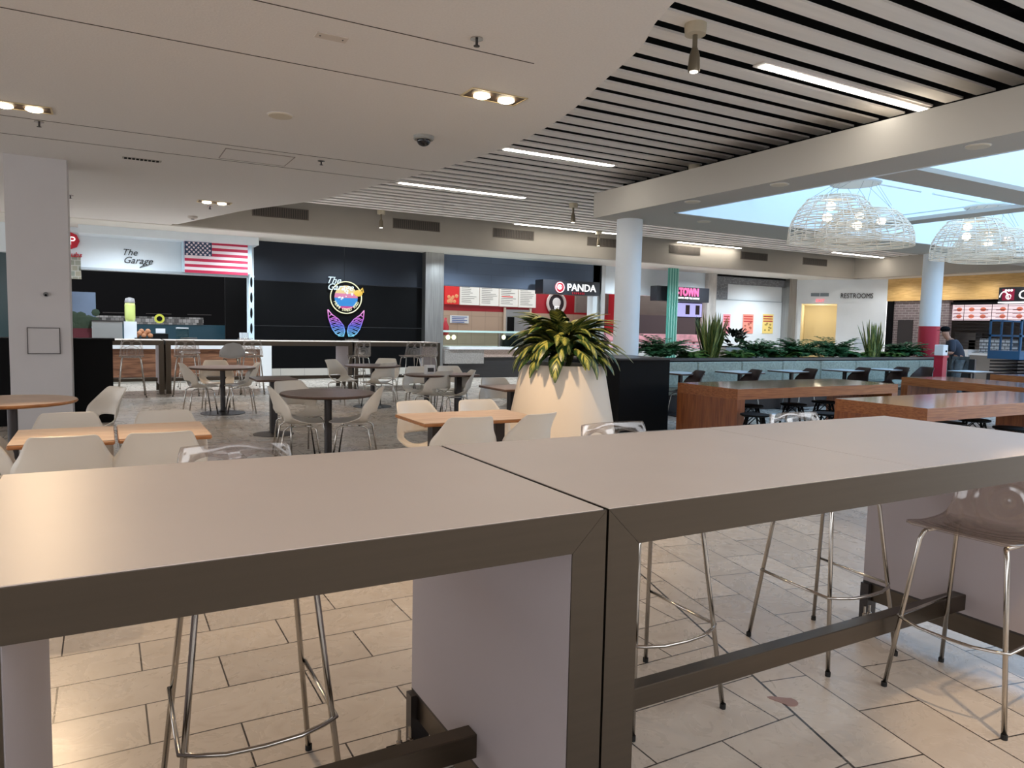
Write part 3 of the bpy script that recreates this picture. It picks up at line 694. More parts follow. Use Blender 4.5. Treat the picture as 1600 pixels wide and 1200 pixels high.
t = empty('wall_notice', (0, 0, 0), 0, 'white printed notice on the tan wall left of the steel door', 'notice')
a, b, c, e = rect(703, 732, 493, 505, YB-.03); MB().box(a, b, YB-.05, YB-.03, c, e).build('paper', pm('paper', (214, 216, 214), .7), t)
mb = MB()
for i in range(4): mb.box(a+.06, b-.06-.1*(i % 2), YB-.056, YB-.05, e-.06-.055*i, e-.035-.055*i)
mb.build('print', pm('blue print', (70, 90, 150), .7), t)
# menu boards
M_menu = pm('menu board', (196, 194, 186), .5, emit=.25); M_mtxt = pm('menu print', (96, 92, 88), .6)
mb_defs = [(695, 717, 'red menu board with a photo of food, leftmost over the counter', 'r'), (718.5, 748.5, 'pale menu board next to the red food photo board', 'w'),
           (750, 779, 'pale menu board second right of the red photo board', 'w'), (780.5, 809, 'pale menu board with a red printed line', 'p'), (810.5, 837, 'pale menu board nearest the black hanging sign', 'w')]
for (xa, xb, lab, kd) in mb_defs:
    t = empty('menu_board', (0, 0, 0), 0, lab, 'menu board', 'menu boards on the red wall')
    a, b, c, e = rect(xa, xb, 0, 0, YB-.1); xm = (xa+xb)/2; e = aty(xm, 444+(xm-700)*.06, YB-.1).z; c = aty(xm, 475+(xm-700)*.045, YB-.1).z
    a = aty(xa, 460, YB-.1).x; b = aty(xb, 460, YB-.1).x
    MB().box(a, b, YB-.12, YB-.06, c, e).build('panel', pm('menu red', (196, 36, 34), .5, emit=.15) if kd == 'r' else M_menu, t)
    mb = MB()
    if kd == 'r':
        for i in range(9): mb.ball((a+(b-a)*random.uniform(.2, .9), YB-.12, c+(e-c)*random.uniform(.12, .5)), .06, 8, sc=(1, .2, 1))
        mb.build('food_photo', pm('food photo', (220, 150, 100), .6), t)
    else:
        for i in range(9):
            z = e-.06-(e-c-.1)*i/9; mb.box(a+.05, a+(b-a)*random.uniform(.5, .9), YB-.125, YB-.12, z-.014, z)
        mb.build('print', M_mtxt, t)
        if kd == 'p': MB().box(a+.08, b-.2, YB-.13, YB-.12, (c+e)/2, (c+e)/2+.03).build('red_line', MC['menu red'], t)
# PANDA sign
a, b, c, e = rect(853, 937, 0, 0, 18.3); a = aty(853, 450, 18.3).x; b = aty(937, 450, 18.3).x; e = aty(895, 439, 18.3).z; c = aty(895, 460.5, 18.3).z
t = empty('hanging_sign', (0, 0, 0), 0, 'black box sign with white PANDA lettering and a red round emblem', 'sign')
M_sign = pm('sign black', (34, 36, 42), .4)
MB().box(a-.1, b, 18.3, 18.75, c, e).build('box', M_sign, t)
p = aty(875, 449, 18.28); mb = MB().disc((p.x, 18.295, p.z), .17, 'y', .015, 28); mb.build('emblem_disc', neon('neon red', (214, 40, 62), .6), t)
mb = MB(); n = 24; mb.tube([(p.x+.15*math.cos(2*math.pi*k/n), 18.275, p.z+.15*math.sin(2*math.pi*k/n)) for k in range(n+1)], .008, 5, cap=False); mb.ball((p.x-.01, 18.275, p.z+.01), .085, 14, sc=(1, .1, .9)); mb.build('emblem_white', M_text, t)
mb = MB(); 
for q in ((-.03, .02), (.04, .02), (.06, -.03)): mb.ball((p.x+q[0], 18.265, p.z+q[1]), .022, 8, sc=(1, .2, 1.2))
mb.build('emblem_marks', neon('neon red', (214, 40, 62)), t)
p = aty(886, 454, 18.28); text_part('lettering', 'PANDA', (p.x, 18.28, p.z), .30, M_text, t, bold=.003, xs=1.04)
p = aty(894, 459.5, 18.28); text_part('small_lettering', 'EXPRESS', (p.x, 18.28, p.z), .085, neon('neon red', (214, 40, 62)), t, space=1.5)
p = aty(870, 474, YB-.1); t = empty('round_wall_emblem', (p.x, YB-.06, p.z), 0, 'round red and white emblem on the red wall below the black sign', 'sign')
mb = MB(); n = 30; R1 = .36; mb.tube([(R1*math.cos(2*math.pi*k/n), -.02, R1*math.sin(2*math.pi*k/n)) for k in range(n+1)], .05, 5, cap=False); mb.build('ring', pm('emblem cream', (200, 186, 178), .6), t)
MB().disc((0, 0, 0), .3, 'y', .02, 28).build('disc', pm('emblem dark', (40, 30, 34), .6), t)
MB().ball((0, -.03, .03), .17, 14, sc=(1, .1, 1)).build('white_shape', pm('emblem white', (224, 220, 216), .6), t)
text_part('lettering', 'EST', (0, -.06, -.2), .14, M_text, t, align='CENTER'); text_part('lettering', '1983', (0, -.06, -.33), .14, M_text, t, align='CENTER')

# -TOWN shop
g = shop('storefront', 'storefront with a pink lettered sign and teal fluted pillar behind the white round column')
xa, xb = aty(944, 480, YW).x, aty(1118, 480, YW).x
MB().box(xa, xb, YW, YW+.3, aty(1000, 461, YW).z, 3.48).build('header_panel', M_fasW, g)
MB().box(xa, xb, YW+1.6, YW+1.7, aty(1010, 492, YW+1.6).z, 3.4).build('inner_soffit', pm('brown interior', (98, 88, 80), .7, var=.1, scale=2), g)
MB().box(xa-.3, xb+2.5, YW+3.6, YW+3.7, 0, 3.4).build('interior_wall', pm('maroon interior', (52, 34, 40), .6), g)
MB().box(xa, xb, YW-.1, YW+.6, 0, .849).build('counter', pm('pale counter', (206, 206, 204), .5), g)
mb = MB(); 
MB().box(xa, xb, YW-.12, YW+.6, .85, 1.12).build('counter_graphic', brick_mat('bw pattern', (230, 224, 226), (34, 34, 40), (214, 150, 160), .14, .1, .02), g)
MB().box(xa, xb, YW-.16, YW+.6, 1.12, 1.34).build('display_case', pm('pink case', (214, 150, 158), .5, var=.3, scale=4), g)
mb = MB(); a, b, c, e = rect(1042.5, 1058, 424, 560, YW-.8)
n = 8
for i in range(n): 
    x = a+(b-a)*(i+.5)/n; mb.tube([(x, YW-.8, 0), (x, YW-.8, 3.48)], (b-a)/n*.54, 10, i % 2)
mb.box(a, b, YW-.8, YW-.76, 0, 3.48); o = mb.build('fluted_pillar', [pm('teal gloss', (70, 150, 136), .35), pm('pale teal gloss', (150, 208, 196), .35)], smooth='auto'); tag(o, 'tall teal green fluted pillar left of the pink lettered sign', 'pillar')
mb = MB(); fbox(mb, 1104.5, 1118, 425, 560, .3, Y=YW-.15, z0=0, z1=3.48); mb.build('marbled_pillar', pm('marbled stone', (190, 184, 178), .5, var=.2, scale=3, stretch=(2, 1, .7)), g)
t = empty('box_sign', (0, 0, 0), 0, 'dark box sign with pink outlined TOWN lettering', 'sign')
a = aty(1027, 460, 18.4).x; b = aty(1108, 460, 18.4).x; e = aty(1060, 448, 18.4).z; c = aty(1060, 471, 18.4).z
MB().box(a, b, 18.4, 18.75, c, e).build('box', M_sign, t)
p = aty(1058, 461, 18.38); text_part('lettering', '-TOWN', (p.x, 18.38, p.z), .34, neon('neon pink', (255, 110, 170), 1.1), t, bold=.02, xs=.78)
p = aty(1058, 466.5, 18.38); text_part('small_lettering', 'COFFEE AND TEA HOUSE', (p.x, 18.38, p.z), .085, M_text, t)
t = empty('menu_screen', (0, 0, 0), 0, 'lilac menu screen showing two dark drinks under the pink sign', 'screen')
a, b, c, e = rect(1057, 1096, 474, 495, 18.9); MB().box(a-.03, b+.03, 18.9, 18.98, c-.03, e+.03).build('frame', M_black, t)
MB().box(a, b, 18.88, 18.9, c, e).build('display', pm('screen lilac', (176, 172, 228), .4, emit=.5), t)
for q in (.42, .82): MB().box(a+(b-a)*q-.09, a+(b-a)*q+.09, 18.87, 18.88, c+.08, e-.06).build('drink_picture', pm('drink dark', (56, 30, 40), .5), t)
# barricaded shop
g = shop('storefront', 'storefront closed by a white hoarding under a grey mosaic arch')
a = aty(1118, 480, YW).x; b = aty(1233, 480, YW).x; z1 = aty(1170, 445.5, YW).z; xc = aty(1137, 460, YW).x
M_mos = brick_mat('grey mosaic', (112, 114, 120), (146, 148, 152), (90, 92, 96), .07, .05, .006)
mb = MB().box(a, b, YW, YW+.2, z1, 3.42); mb.box(a, xc, YW, YW+.2, 2.62, z1); mb.build('mosaic_arch', M_mos, g)
MB().box(a, b, YW-.05, YW+.2, 3.42, 3.48).build('arch_trim', M_black, g)
MB().box(xc, b, YW+.1, YW+.2, 2.62, z1).build('hoarding_upper', M_white, g); MB().box(a, b, YW+.08, YW+.2, 0, 2.6).build('hoarding', M_white, g)
MB().box(a, b, YW+.06, YW+.08, 2.6, 2.62).build('hoarding_joint', pm('joint grey', (150, 160, 168), .6), g)
mb = MB(); fbox(mb, 1231.5, 1243, 436, 560, .4, Y=YW-.25, z0=0, z1=3.48); o = mb.build('steel_pilaster', M_steelv); tag(o, 'narrow brushed steel pilaster right of the white hoarding', 'pillar')
for (xl, xr, lab, cc) in ((1129, 1141, 'pink poster on the white hoarding, half hidden by the tall snake plant', (222, 130, 140)), (1160, 1177, 'red and orange poster in the middle of the white hoarding', (224, 120, 100)), (1191, 1208, 'yellow poster at the right of the white hoarding', (226, 190, 100))):
    t = empty('poster', (0, 0, 0), 0, lab, 'poster', 'posters on the white hoarding'); A, B, Cc, E_ = rect(xl, xr, 491, 521, YW+.06)
    MB().box(A, B, YW+.06, YW+.08, Cc, E_).build('sheet', pm('poster sheet '+lab[:6], [min(255, v+34) for v in cc], .6), t)
    mb = MB()
    for i in range(9): mb.ball((A+(B-A)*random.uniform(.2, .8), YW+.06, Cc+(E_-Cc)*random.uniform(.1, .55)), .035, 8, sc=(1.6, .1, 1))
    mb.build('picture', pm('poster picture '+lab[:6], [v*.8 for v in cc], .6), t)
    mb = MB()
    for i in range(3): mb.box(A+.05, B-.05, YW+.052, YW+.06, E_-.1-.09*i, E_-.06-.09*i)
    mb.build('print', pm('poster print', (190, 60, 60), .6), t)
    mb = MB(); mb.box(A-.01, A, YW+.05, YW+.08, Cc, E_); mb.build('edge', pm('poster edge', (230, 236, 240), .6), t)
# diagonal restroom wall from (22.3,19) to (24.8,16.55)
P0 = Vector((aty(1244, 480, YW).x, YW, 0)); P1 = Vector((24.8, 16.5, 0)); dv = (P1-P0); Ld = dv.length; ang = math.atan2(dv.y, dv.x)
def diag(x):   # distance along the diagonal wall where pixel column x meets it
    d = ray(x, 480); n = Vector((dv.y, -dv.x, 0)); t = n.dot(P0)/n.dot(d); q = d*t; return (Vector((q.x, q.y, 0))-P0).length, t
def dz(x, y):
    d = ray(x, y); n = Vector((dv.y, -dv.x, 0)); t = n.dot(P0)/n.dot(d); return d.z*t+H
rw = empty('diagonal_wall', (P0.x, P0.y, 0), ang, 'white angled wall with the RESTROOMS lettering and a corridor opening', 'wall')
s0, _ = diag(1252); s1, _ = diag(1308); zo = dz(1280, 474.5)
mb = MB(); mb.box(0, s0, -.2, 0, 0, 3.48); mb.box(s0, s1, -.2, 0, zo, 3.48); mb.box(s1, Ld, -.2, 0, 0, 3.48)
mb.v = [(x, -y, z) for x, y, z in mb.v]; mb.fix = True
mb.build('wall_panel', M_white, rw)
mb = MB(); M_cor = pm('cream corridor', (228, 218, 190), .7)
mb.box(s0-.05, s0, .2, 3.0, 0, zo+.1); mb.box(s1, s1+.05, .2, 3.0, 0, zo+.1); mb.box(s0-.05, s1+.05, 2.4, 2.5, 0, zo+.1); mb.box(s0-.05, s1+.05, .2, 3, zo, zo+.1); mb.build('corridor', M_cor, rw)
sa, _ = diag(1312); text_part('lettering', 'RESTROOMS', (sa, -.03, dz(1335, 466)), .26, MC['black lettering'], rw, xs=.75)
mb = MB(); sb_, _ = diag(1266); sc_, _ = diag(1294); 
for i in range(2): mb.box(sb_+(sc_-sb_)*(.52*i), sb_+(sc_-sb_)*(.52*i+.48), -.02, 0, dz(1280, 463), dz(1280, 458))
mb.build('air_grille', pm('grille grey', (130, 140, 146), .5), rw)
sd, _ = diag(1274); text_part('small_lettering', 'EXIT', (sd, -.03, dz(1280, 472)), .15, pm('exit pink', (240, 120, 130), .5, emit=.6), rw)
l = bpy.data.lights.new('corridor_lamp', 'POINT'); l.energy = 12; l.color = (1, .86, .62); l.shadow_soft_size = .2
lo = bpy.data.objects.new('corridor_lamp', l); col.objects.link(lo); lo.parent = rw; lo.location = ((s0+s1)/2, 1.2, zo-.3)
mb = MB(); se, _ = diag(1352); mb.box(se-.3, se+.3, -.02, 0, .9, 1.3); mb.build('map_poster', pm('map poster', (206, 216, 226), .6, var=.1, scale=6), rw)
# chick-fil-a side on wall X = 24.8
g = shop('storefront', 'storefront with a blond wood header and brick wall on the right side')
XW = 24.8; ya, yb = 8.0, 16.5
zb_ = 2.69
MB().box(XW, XW+.3, ya, yb, zb_, 3.48).build('wood_header', wood_mat('blond wood', (206, 160, 92), (232, 190, 122), .5, (9, 1, 9)), g)
y1 = atx(1386, 520, XW).y; y2 = atx(1478, 520, XW).y; y3 = atx(1384, 520, XW).y
MB().box(XW+.1, XW+.3, y2, y1-.15, 0, zb_).build('brick_wall', brick_mat('grey brick', (128, 112, 112), (112, 98, 98), (160, 150, 148), .24, .085, .01, 'yz'), g)
MB().box(XW+.02, XW+.3, y1-.15, yb, 0, zb_).build('black_jamb', M_black, g)
a, b, c, e = rectx(1402, 1425, 500, 545, XW+.08); MB().box(XW+.07, XW+.1, a, b, c, e).build('wall_frame', M_dkmetal, g)
MB().box(XW, XW+.3, ya, y2-.1, zb_-.16, zb_-.08).build('header_shadow_gap', M_black, g)
MB().box(XW-.1, XW+.5, ya, atx(1517, 560, XW).y, 0, .88).build('counter', pm('counter grey', (140, 134, 128), .5), g)
MB().box(XW-.16, XW+.55, ya, atx(1517, 560, XW).y, .88, .95).build('counter_top', MC['counter white'], g)
MB().box(XW-.2, XW+.5, atx(1517, 560, XW).y, atx(1503, 560, XW).y, 0, 1.05).build('counter_end', MC['counter white'], g)
MB().box(XW+1.5, XW+1.6, ya, yb, 0, 2.6).build('kitchen_wall', pm('kitchen dark', (60, 54, 52), .5, var=.2, scale=2), g)
for i, x in enumerate((1535, 1512, 1590)):
    p = atx(x, 540, XW+1.2); MB().box(XW+1.0, XW+1.4, p.y-.35, p.y+.35, .9, 1.35+.25*(i % 2)).build('kitchen_machine', pm('machine grey', (110, 106, 104), .4, .4), g)
p = atx(1556, 540, XW+.2); MB().box(XW+.1, XW+.4, p.y-.55, p.y+.45, .95, 1.42).build('display_case', brick_mat('white grid', (196, 206, 214), (186, 198, 208), (90, 100, 110), .16, .1, .012, 'yz'), g)
mb = MB()   # rolling grille across the opening
z = .95
yk = atx(1488, 520, XW).y
for i in range(16): mb.box(XW+.03, XW+.045, ya, yk, .95+i*.108, .962+i*.108)
mb.build('rolling_grille', M_dkmetal, g)
for k in range(4):
    t = empty('menu_screen', (0, 0, 0), 0, ['white burger menu screen nearest the round column', 'white menu screen with burger pictures, second from the round column', 'white menu screen with red burger pictures left of the black corner sign', 'white menu screen under the black corner sign at the right edge'][k], 'screen', 'menu screens over the right counter')
    xl, xr = [(1483, 1505.5), (1506, 1549), (1549.5, 1574), (1574.5, 1601)][k]
    a, b, _, _ = rectx(xl, xr, 480, 500, XW+.7); c = atx(1540, 501, XW+.7).z; e = atx(1540, 474.5, XW+.7).z
    MB().box(XW+.72, XW+.8, a, b, c, e).build('frame', M_black, t)
    MB().box(XW+.7, XW+.72, a+.01, b-.01, c+.01, e-.01).build('display', pm('menu display', (236, 214, 220), .5, emit=.55), t)
    mb = MB()
    for i in range(2):
        for j in range(2 if k == 1 else 1): mb.ball((XW+.7, a+(b-a)*(.3+.42*j), c+(e-c)*(.25+.42*i)), .1, 10, sc=(.05, 1, .7))
    mb.build('burger_picture', pm('burger picture', (214, 120, 96), .6, emit=.5), t)
    mb = MB()
    for i in range(3): mb.box(XW+.695, XW+.7, a+.1, a+.35, c+.1+.12*i, c+.12+.12*i)
    mb.build('print', pm('screen print', (190, 60, 80), .6), t)
t = empty('corner_sign', (0, 0, 0), 0, 'black sign with a white letter and red chicken emblem at the right edge', 'sign')
a, b, c, e = rectx(1560.5, 1640, 448, 471, XW-.5); MB().box(XW-.5, XW-.05, a, b, c, e).build('box', M_sign, t)
MB().box(XW-.52, XW-.05, a, b, c-.04, c).build('underside_light', M_text, t)
p = atx(1575, 460.5, XW-.52); MB().box(XW-.515, XW-.5, p.y-.17, p.y+.17, p.z-.17, p.z+.17).build('emblem_square', neon('emblem crimson', (190, 30, 80), .5), t)
mb = MB()
n = 16; mb.tube([(XW-.53, p.y+.13-.13*math.cos(math.pi*.9*k/n)-.02, p.z-.15+.24*math.sin(math.pi*.9*k/n)) for k in range(n+1)], .018, 6)
mb.tube([(XW-.53, p.y-.02-.07*math.cos(2*math.pi*k/n), p.z-.06+.07*math.sin(2*math.pi*k/n)) for k in range(n)], .015, 6)
for k in range(3): mb.ball((XW-.53, p.y+.06-.08*k, p.z+.13), .04, 8, sc=(.2, 1, 1))
mb.build('emblem_mark', M_text, t)
p = atx(1590, 467, XW-.52); text_part('lettering', 'C', (XW-.53, p.y, p.z), .38, M_text, t, rot=(math.pi/2, 0, -math.pi/2), shear=.1)

# ================================================================== CEILING FITTINGS
Mlin = pm('linear light lens', (255, 250, 240), .5, emit=14)
rows = [((1170, 108), (1430, 175), 'longest bright linear ceiling light, nearest at the upper right'), ((795, 228), (965, 255), 'linear ceiling light second nearest, left of the small spotlight'), ((620, 286), (812, 310), 'linear ceiling light third row back near the curved ceiling edge'),
        ((808, 348), (960, 365), 'linear ceiling light just left of the tall white round column'), ((1062, 377), (1165, 386), 'linear ceiling light just right of the tall white round column'), ((1308, 393), (1388, 401), 'short linear ceiling light below the left chandelier')]
for (A_, B_, lab) in rows:
    a = atz(*A_, SZ); b = atz(*B_, SZ); Y = (a.y+b.y)/2
    k = round((Y-ends-.11)/.341); Yc = ends+.341*k+.11
    t = empty('linear_light', ((a.x+b.x)/2, Yc, SZ), 0, lab, 'ceiling light', 'linear lights between the slats'); hl = (b.x-a.x)/2
    MB().box(-hl-.05, hl+.05, -.075, .075, -.018, -.004).build('housing', M_slat, t)
    MB().box(-hl, hl, -.045, .045, -.026, -.018).build('diffuser', Mlin, t)
Mbulb = pm('lamp glow', (255, 236, 200), .5, emit=9)
proto = empty('recessed_downlight', (0, 0, 0), 0, 'x', 'downlight', 'recessed double downlights'); used = [False]
mb = MB(); 
for (q) in ((-.27, .27, -.13, -.115), (-.27, .27, .115, .13), (-.27, -.255, -.115, .115), (.255, .27, -.115, .115)): mb.box(q[0], q[1], q[2], q[3], -.008, 0)
mb.build('trim_frame', pm('downlight trim', (200, 180, 140), .4), proto)
MB().box(-.255, .255, -.115, .115, -.004, -.001).build('recess', pm('recess brown', (70, 52, 36), .6), proto)
for s in (-1, 1): MB().lathe([(.055, -.03), (.075, -.02), (.07, -.005)], (s*.12, 0), 18).build('lamp', Mbulb, proto, True)
for (x, y, lab) in ((772, 151, 'double recessed downlight with two bright lamps near the ceiling edge'), (30, 166, 'double recessed downlight cut by the left edge of the photo'), (335, 316, 'small distant double recessed downlight above the flag')):
    place(proto, used, atz(x, y, 3.5), 0, lab, 'recessed double downlights')
proto = empty('sprinkler', (0, 0, 0), 0, 'x', 'sprinkler'); used = [False]
MB().lathe([(.045, -.008), (.045, 0)], seg=16).build('escutcheon', M_chrome, proto); MB().tube([(0, 0, -.008), (0, 0, -.05)], .01, 8).build('stem', M_dkmetal, proto); MB().lathe([(.022, -.055), (.022, -.05)], seg=12).build('deflector', M_dkmetal, proto)
for (x, y, lab) in ((745, 60, 'small dark sprinkler nearest, right of the ceiling cover plate'), (61, 190, 'small sprinkler below the left edge downlight'), (502, 251, 'small sprinkler right of the ceiling access hatch'), (110, 305, 'small sprinkler beside the square column head'), (328, 322, 'tiny sprinkler beneath the distant downlight')):
    place(proto, used, atz(x, y, 3.5), 0, lab, 'ceiling sprinklers')
proto = empty('ceiling_speaker', (0, 0, 0), 0, 'x', 'speaker'); used = [False]
MB().lathe([(.06, -.02), (.11, -.014), (.12, 0)], seg=28).build('grille', pm('speaker cream', (206, 196, 176), .6), proto, 'auto'); MB().lathe([(.125, -.004), (.125, 0)], seg=28).build('rim', M_ceil, proto)
for (x, y, z, lab) in ((438, 180, 3.5, 'round cream disc speaker on the smooth ceiling'), (1218, 288, 3.48, 'round speaker on the beam soffit left of the luminous well'), (1082, 315, 3.48, 'small round speaker on the beam soffit above the column'), (1100, 346, 3.48, 'flat round disc on the soffit beyond the well'), (1528, 228, 3.48, 'large round speaker on the beam soffit at the upper right')):
    place(proto, used, atz(x, y, z), 0, lab, 'round ceiling discs')
t = empty('dome_camera', atz(662, 213, 3.5), 0, 'grey dome security camera on the smooth ceiling', 'camera')
MB().lathe([(.1, -.04), (.11, -.03), (.11, 0)], seg=28).build('base', pm('camera grey', (150, 150, 146), .4), t, 'auto'); MB().ball((0, 0, -.045), .075, 20, sc=(1, 1, .8)).build('dome', pm('smoked dome', (30, 30, 34), .1), t, True)
t = empty('cover_plate', atz(518, 58, 3.5), 0, 'small rectangular blank cover plate on the near ceiling', 'cover plate')
MB().box(-.11, .11, -.05, .05, -.006, 0).build('plate', pm('plate paint', (206, 196, 186), .6), t)
for s in (-1, 1): MB().lathe([(.006, -.009), (.006, -.006)], (s*.08, 0), 8).build('screw', M_dkmetal, t)
t = empty('air_vent', atz(222, 249, 3.5), 0, 'small dark slotted air vent on the ceiling near the square column', 'vent')
MB().box(-.22, .22, -.06, .06, -.006, 0).build('frame', pm('vent frame', (170, 164, 156), .6), t)
for i in range(9): MB().box(-.2+.045*i, -.17+.045*i, -.045, .045, -.01, -.006).build('slot', M_black, t)
t = empty('ceiling_hatch', atz(401, 246, 3.5), 0, 'large thin outlined access hatch flush with the ceiling', 'hatch')
mb = MB(); 
for q in ((-.4, .4, -.3, -.29), (-.4, .4, .29, .3), (-.4, -.39, -.3, .3), (.39, .4, -.3, .3)): mb.box(*q, -.006, 0)
mb.build('frame', pm('hatch edge', (150, 142, 134), .7), t); MB().box(-.39, .39, -.29, .29, -.003, 0).build('panel', M_ceil, t)
t = empty('smoke_detector', atz(301, 338, 3.5), 0, 'round smoke detector on the far end of the smooth ceiling', 'detector')
MB().lathe([(.05, -.05), (.09, -.03), (.09, 0)], seg=20).build('body', pm('plate paint', (206, 196, 186)), t, True); MB().lathe([(.03, -.06), (.03, -.05)], seg=12).build('sensor', M_dkmetal, t)
# hanging spot canisters
proto = empty('ceiling_spotlight', (0, 0, 0), 0, 'x', 'spotlight'); used = [False]
MB().lathe([(.09, -.09), (.095, -.02), (.095, 0)], seg=24).build('canopy', pm('spot cream', (196, 184, 160), .5), proto, 'auto')
MB().tube([(0, 0, -.09), (0, 0, -.22)], .022, 10).build('stem', pm('spot grey', (128, 118, 100), .4, .5), proto)
MB().lathe([(.05, -.40), (.055, -.38), (.045, -.26), (.025, -.2)], seg=20).build('can', MC['spot grey'], proto, 'auto')
MB().lathe([(.035, -.405), (.035, -.398)], seg=16).build('lens', pm('spot lens', (255, 244, 226), .5, emit=4), proto)
for (x, y, lab) in ((1087, 38, 'large tapered ceiling spotlight nearest the camera'), (1085, 258, 'ceiling spotlight hanging just in front of the beam'), (896, 318, 'small spotlight left of the beam end'), (592, 338, 'tiny far spotlight beneath the long slats'), (1015, 378, 'tiny spotlight right of the white round column')):
    p = atz(x, y, SZ)
    if y == 338: p = Vector((5.75, 16.7, SZ))
    if y == 378: p = Vector((11.9, 16.5, SZ))
    place(proto, used, p, random.uniform(-.3, .3), lab, 'slat ceiling spotlights')
# bulkhead vents
proto = empty('wall_grille', (0, 0, 0), 0, 'x', 'grille'); used = [False]
MB().box(-.62, .62, -.02, 0, -.12, .12).build('frame', pm('grille taupe', (110, 100, 90), .6), proto)
mb = MB(); 
for i in range(24): mb.box(-.59+.05*i, -.565+.05*i, -.028, -.02, -.1, .1)
mb.build('louvre', pm('louvre dark', (74, 68, 62), .6), proto)
labs = ['leftmost bulkhead grille, above the black panels', 'bulkhead grille second from the left', 'bulkhead grille third from the left, above the red menu shop', 'bulkhead grille just left of the round white column', 'bulkhead grille just right of the round white column', 'bulkhead grille second right of the round column', 'rightmost grille of the long bulkhead']
vx = [(2.9, 4.164), (6.17, 7.44), (8.95, 10.18), (12.0, 13.13), (14.94, 16.24), (17.93, 19.22), (20.9, 22.2)]
for i, ((a, b), lab) in enumerate(zip(vx, labs)): place(proto, used, ((a+b)/2, 17.1, 3.94), 0, lab, 'bulkhead grilles')

# round columns
cyl = MB().lathe([(.235, .94), (.235, 3.48)], (8.42, 10.72), 40); o = cyl.build('round_column', M_white, smooth='auto'); tag(o, 'white round column at the end of the ceiling beam', 'column')
t = empty('round_column', (0, 0, 0), 0, 'white round column wrapped in red at the foot, beside the standing person', 'column')
c2 = (aty(1456, 450, 10.68).x, 10.68)
MB().lathe([(.23, 1.715), (.23, 3.48)], c2, 40).build('shaft', M_white, t, 'auto'); MB().lathe([(.235, .94), (.235, 1.715)], c2, 40).build('red_wrap', pm('wrap red', (176, 26, 50), .5), t, 'auto')

# chandeliers
M_wick = pm('pale wicker', (240, 226, 206), .6)
def basket(parent, cx, cy, z0, r, h, seed):
    rnd = random.Random(seed); mb = MB()
    prof = lambda t: r*(1-.05*t-.42*max(0, t-.25)**1.8*1.55)
    for k in range(22):
        a0 = 2*math.pi*k/22+rnd.uniform(-.05, .05); tw = rnd.uniform(-.25, .25)
        mb.tube([(cx+prof(t)*math.cos(a0+tw*t), cy+prof(t)*math.sin(a0+tw*t), z0+h*t) for t in [i/6 for i in range(7)]], .008, 4)
    for i in range(17):
        t = i/17 if i > 5 else i*.04; ph = rnd.uniform(0, 6); am = .015 if i > 5 else .005
        mb.tube([(cx+prof(min(1, t))*math.cos(2*math.pi*k/28), cy+prof(min(1, t))*math.sin(2*math.pi*k/28), z0+h*t+am*math.sin(3*2*math.pi*k/28+ph)) for k in range(29)], .008, 4, cap=False)
    for i in range(9):
        rr = prof(1)*(i+.5)/9; mb.tube([(cx+rr*math.cos(2*math.pi*k/20), cy+rr*math.sin(2*math.pi*k/20), z0+h) for k in range(21)], .005, 4, cap=False)
    mb.build('wicker_shade', M_wick, parent)
def chandelier(cx, cy, label, second):
    t = empty('chandelier', (cx, cy, 3.86), 0, label, 'chandelier', 'wicker chandeliers')
    basket(t, -.52, -.05, -.98, .66, .68, 1+second); basket(t, .45, .1, -.95, .72, .56, 5+second)
    MB().lathe([(.36, -.04), (.38, -.02), (.38, 0)], seg=36).build('canopy', pm('canopy white', (226, 234, 238), .5), t, 'auto')
    mb = MB()
    for k in range(12): 
        a = 2*math.pi*k/12; mb.tube([(.32*math.cos(a), .3*math.sin(a), -.03), (.9*math.cos(a)+(-.1 if k % 2 else .1), .3*math.sin(a), -.34)], .003, 4)
    mb.build('cable', pm('cable grey', (120, 120, 120), .5), t)
    for (x, y, z) in ((-.62, 0, -.6), (-.42, .1, -.4), (.1, 0, -.66), (.28, .1, -.5), (.55, -.1, -.56)):
        MB().ball((x, y, z), .07, 16).build('globe_bulb', pm('globe bulb', (255, 240, 214), .4, emit=2.2), t, True)
chandelier(10.3, 7.5, 'left wicker dome chandelier hanging under the blue skylight well', 0)
chandelier(14.05, 7.5, 'right wicker dome chandelier nearer the photo right edge', 20)

# ================================================================== PLANTER, BOX, BOOTH
t = empty('black_planter_box', (0, 0, 0), 0, 'tall black box at the end of the booth beside the cream planter', 'box')
MB().box(6.43, 7.36, 8.3, 9.4, 0, 1.05).build('body', M_blackplastic, t); MB().box(6.38, 7.42, 8.25, 9.45, 1.05, 1.075).build('lid', pm('black lid', (30, 30, 34), .3), t)
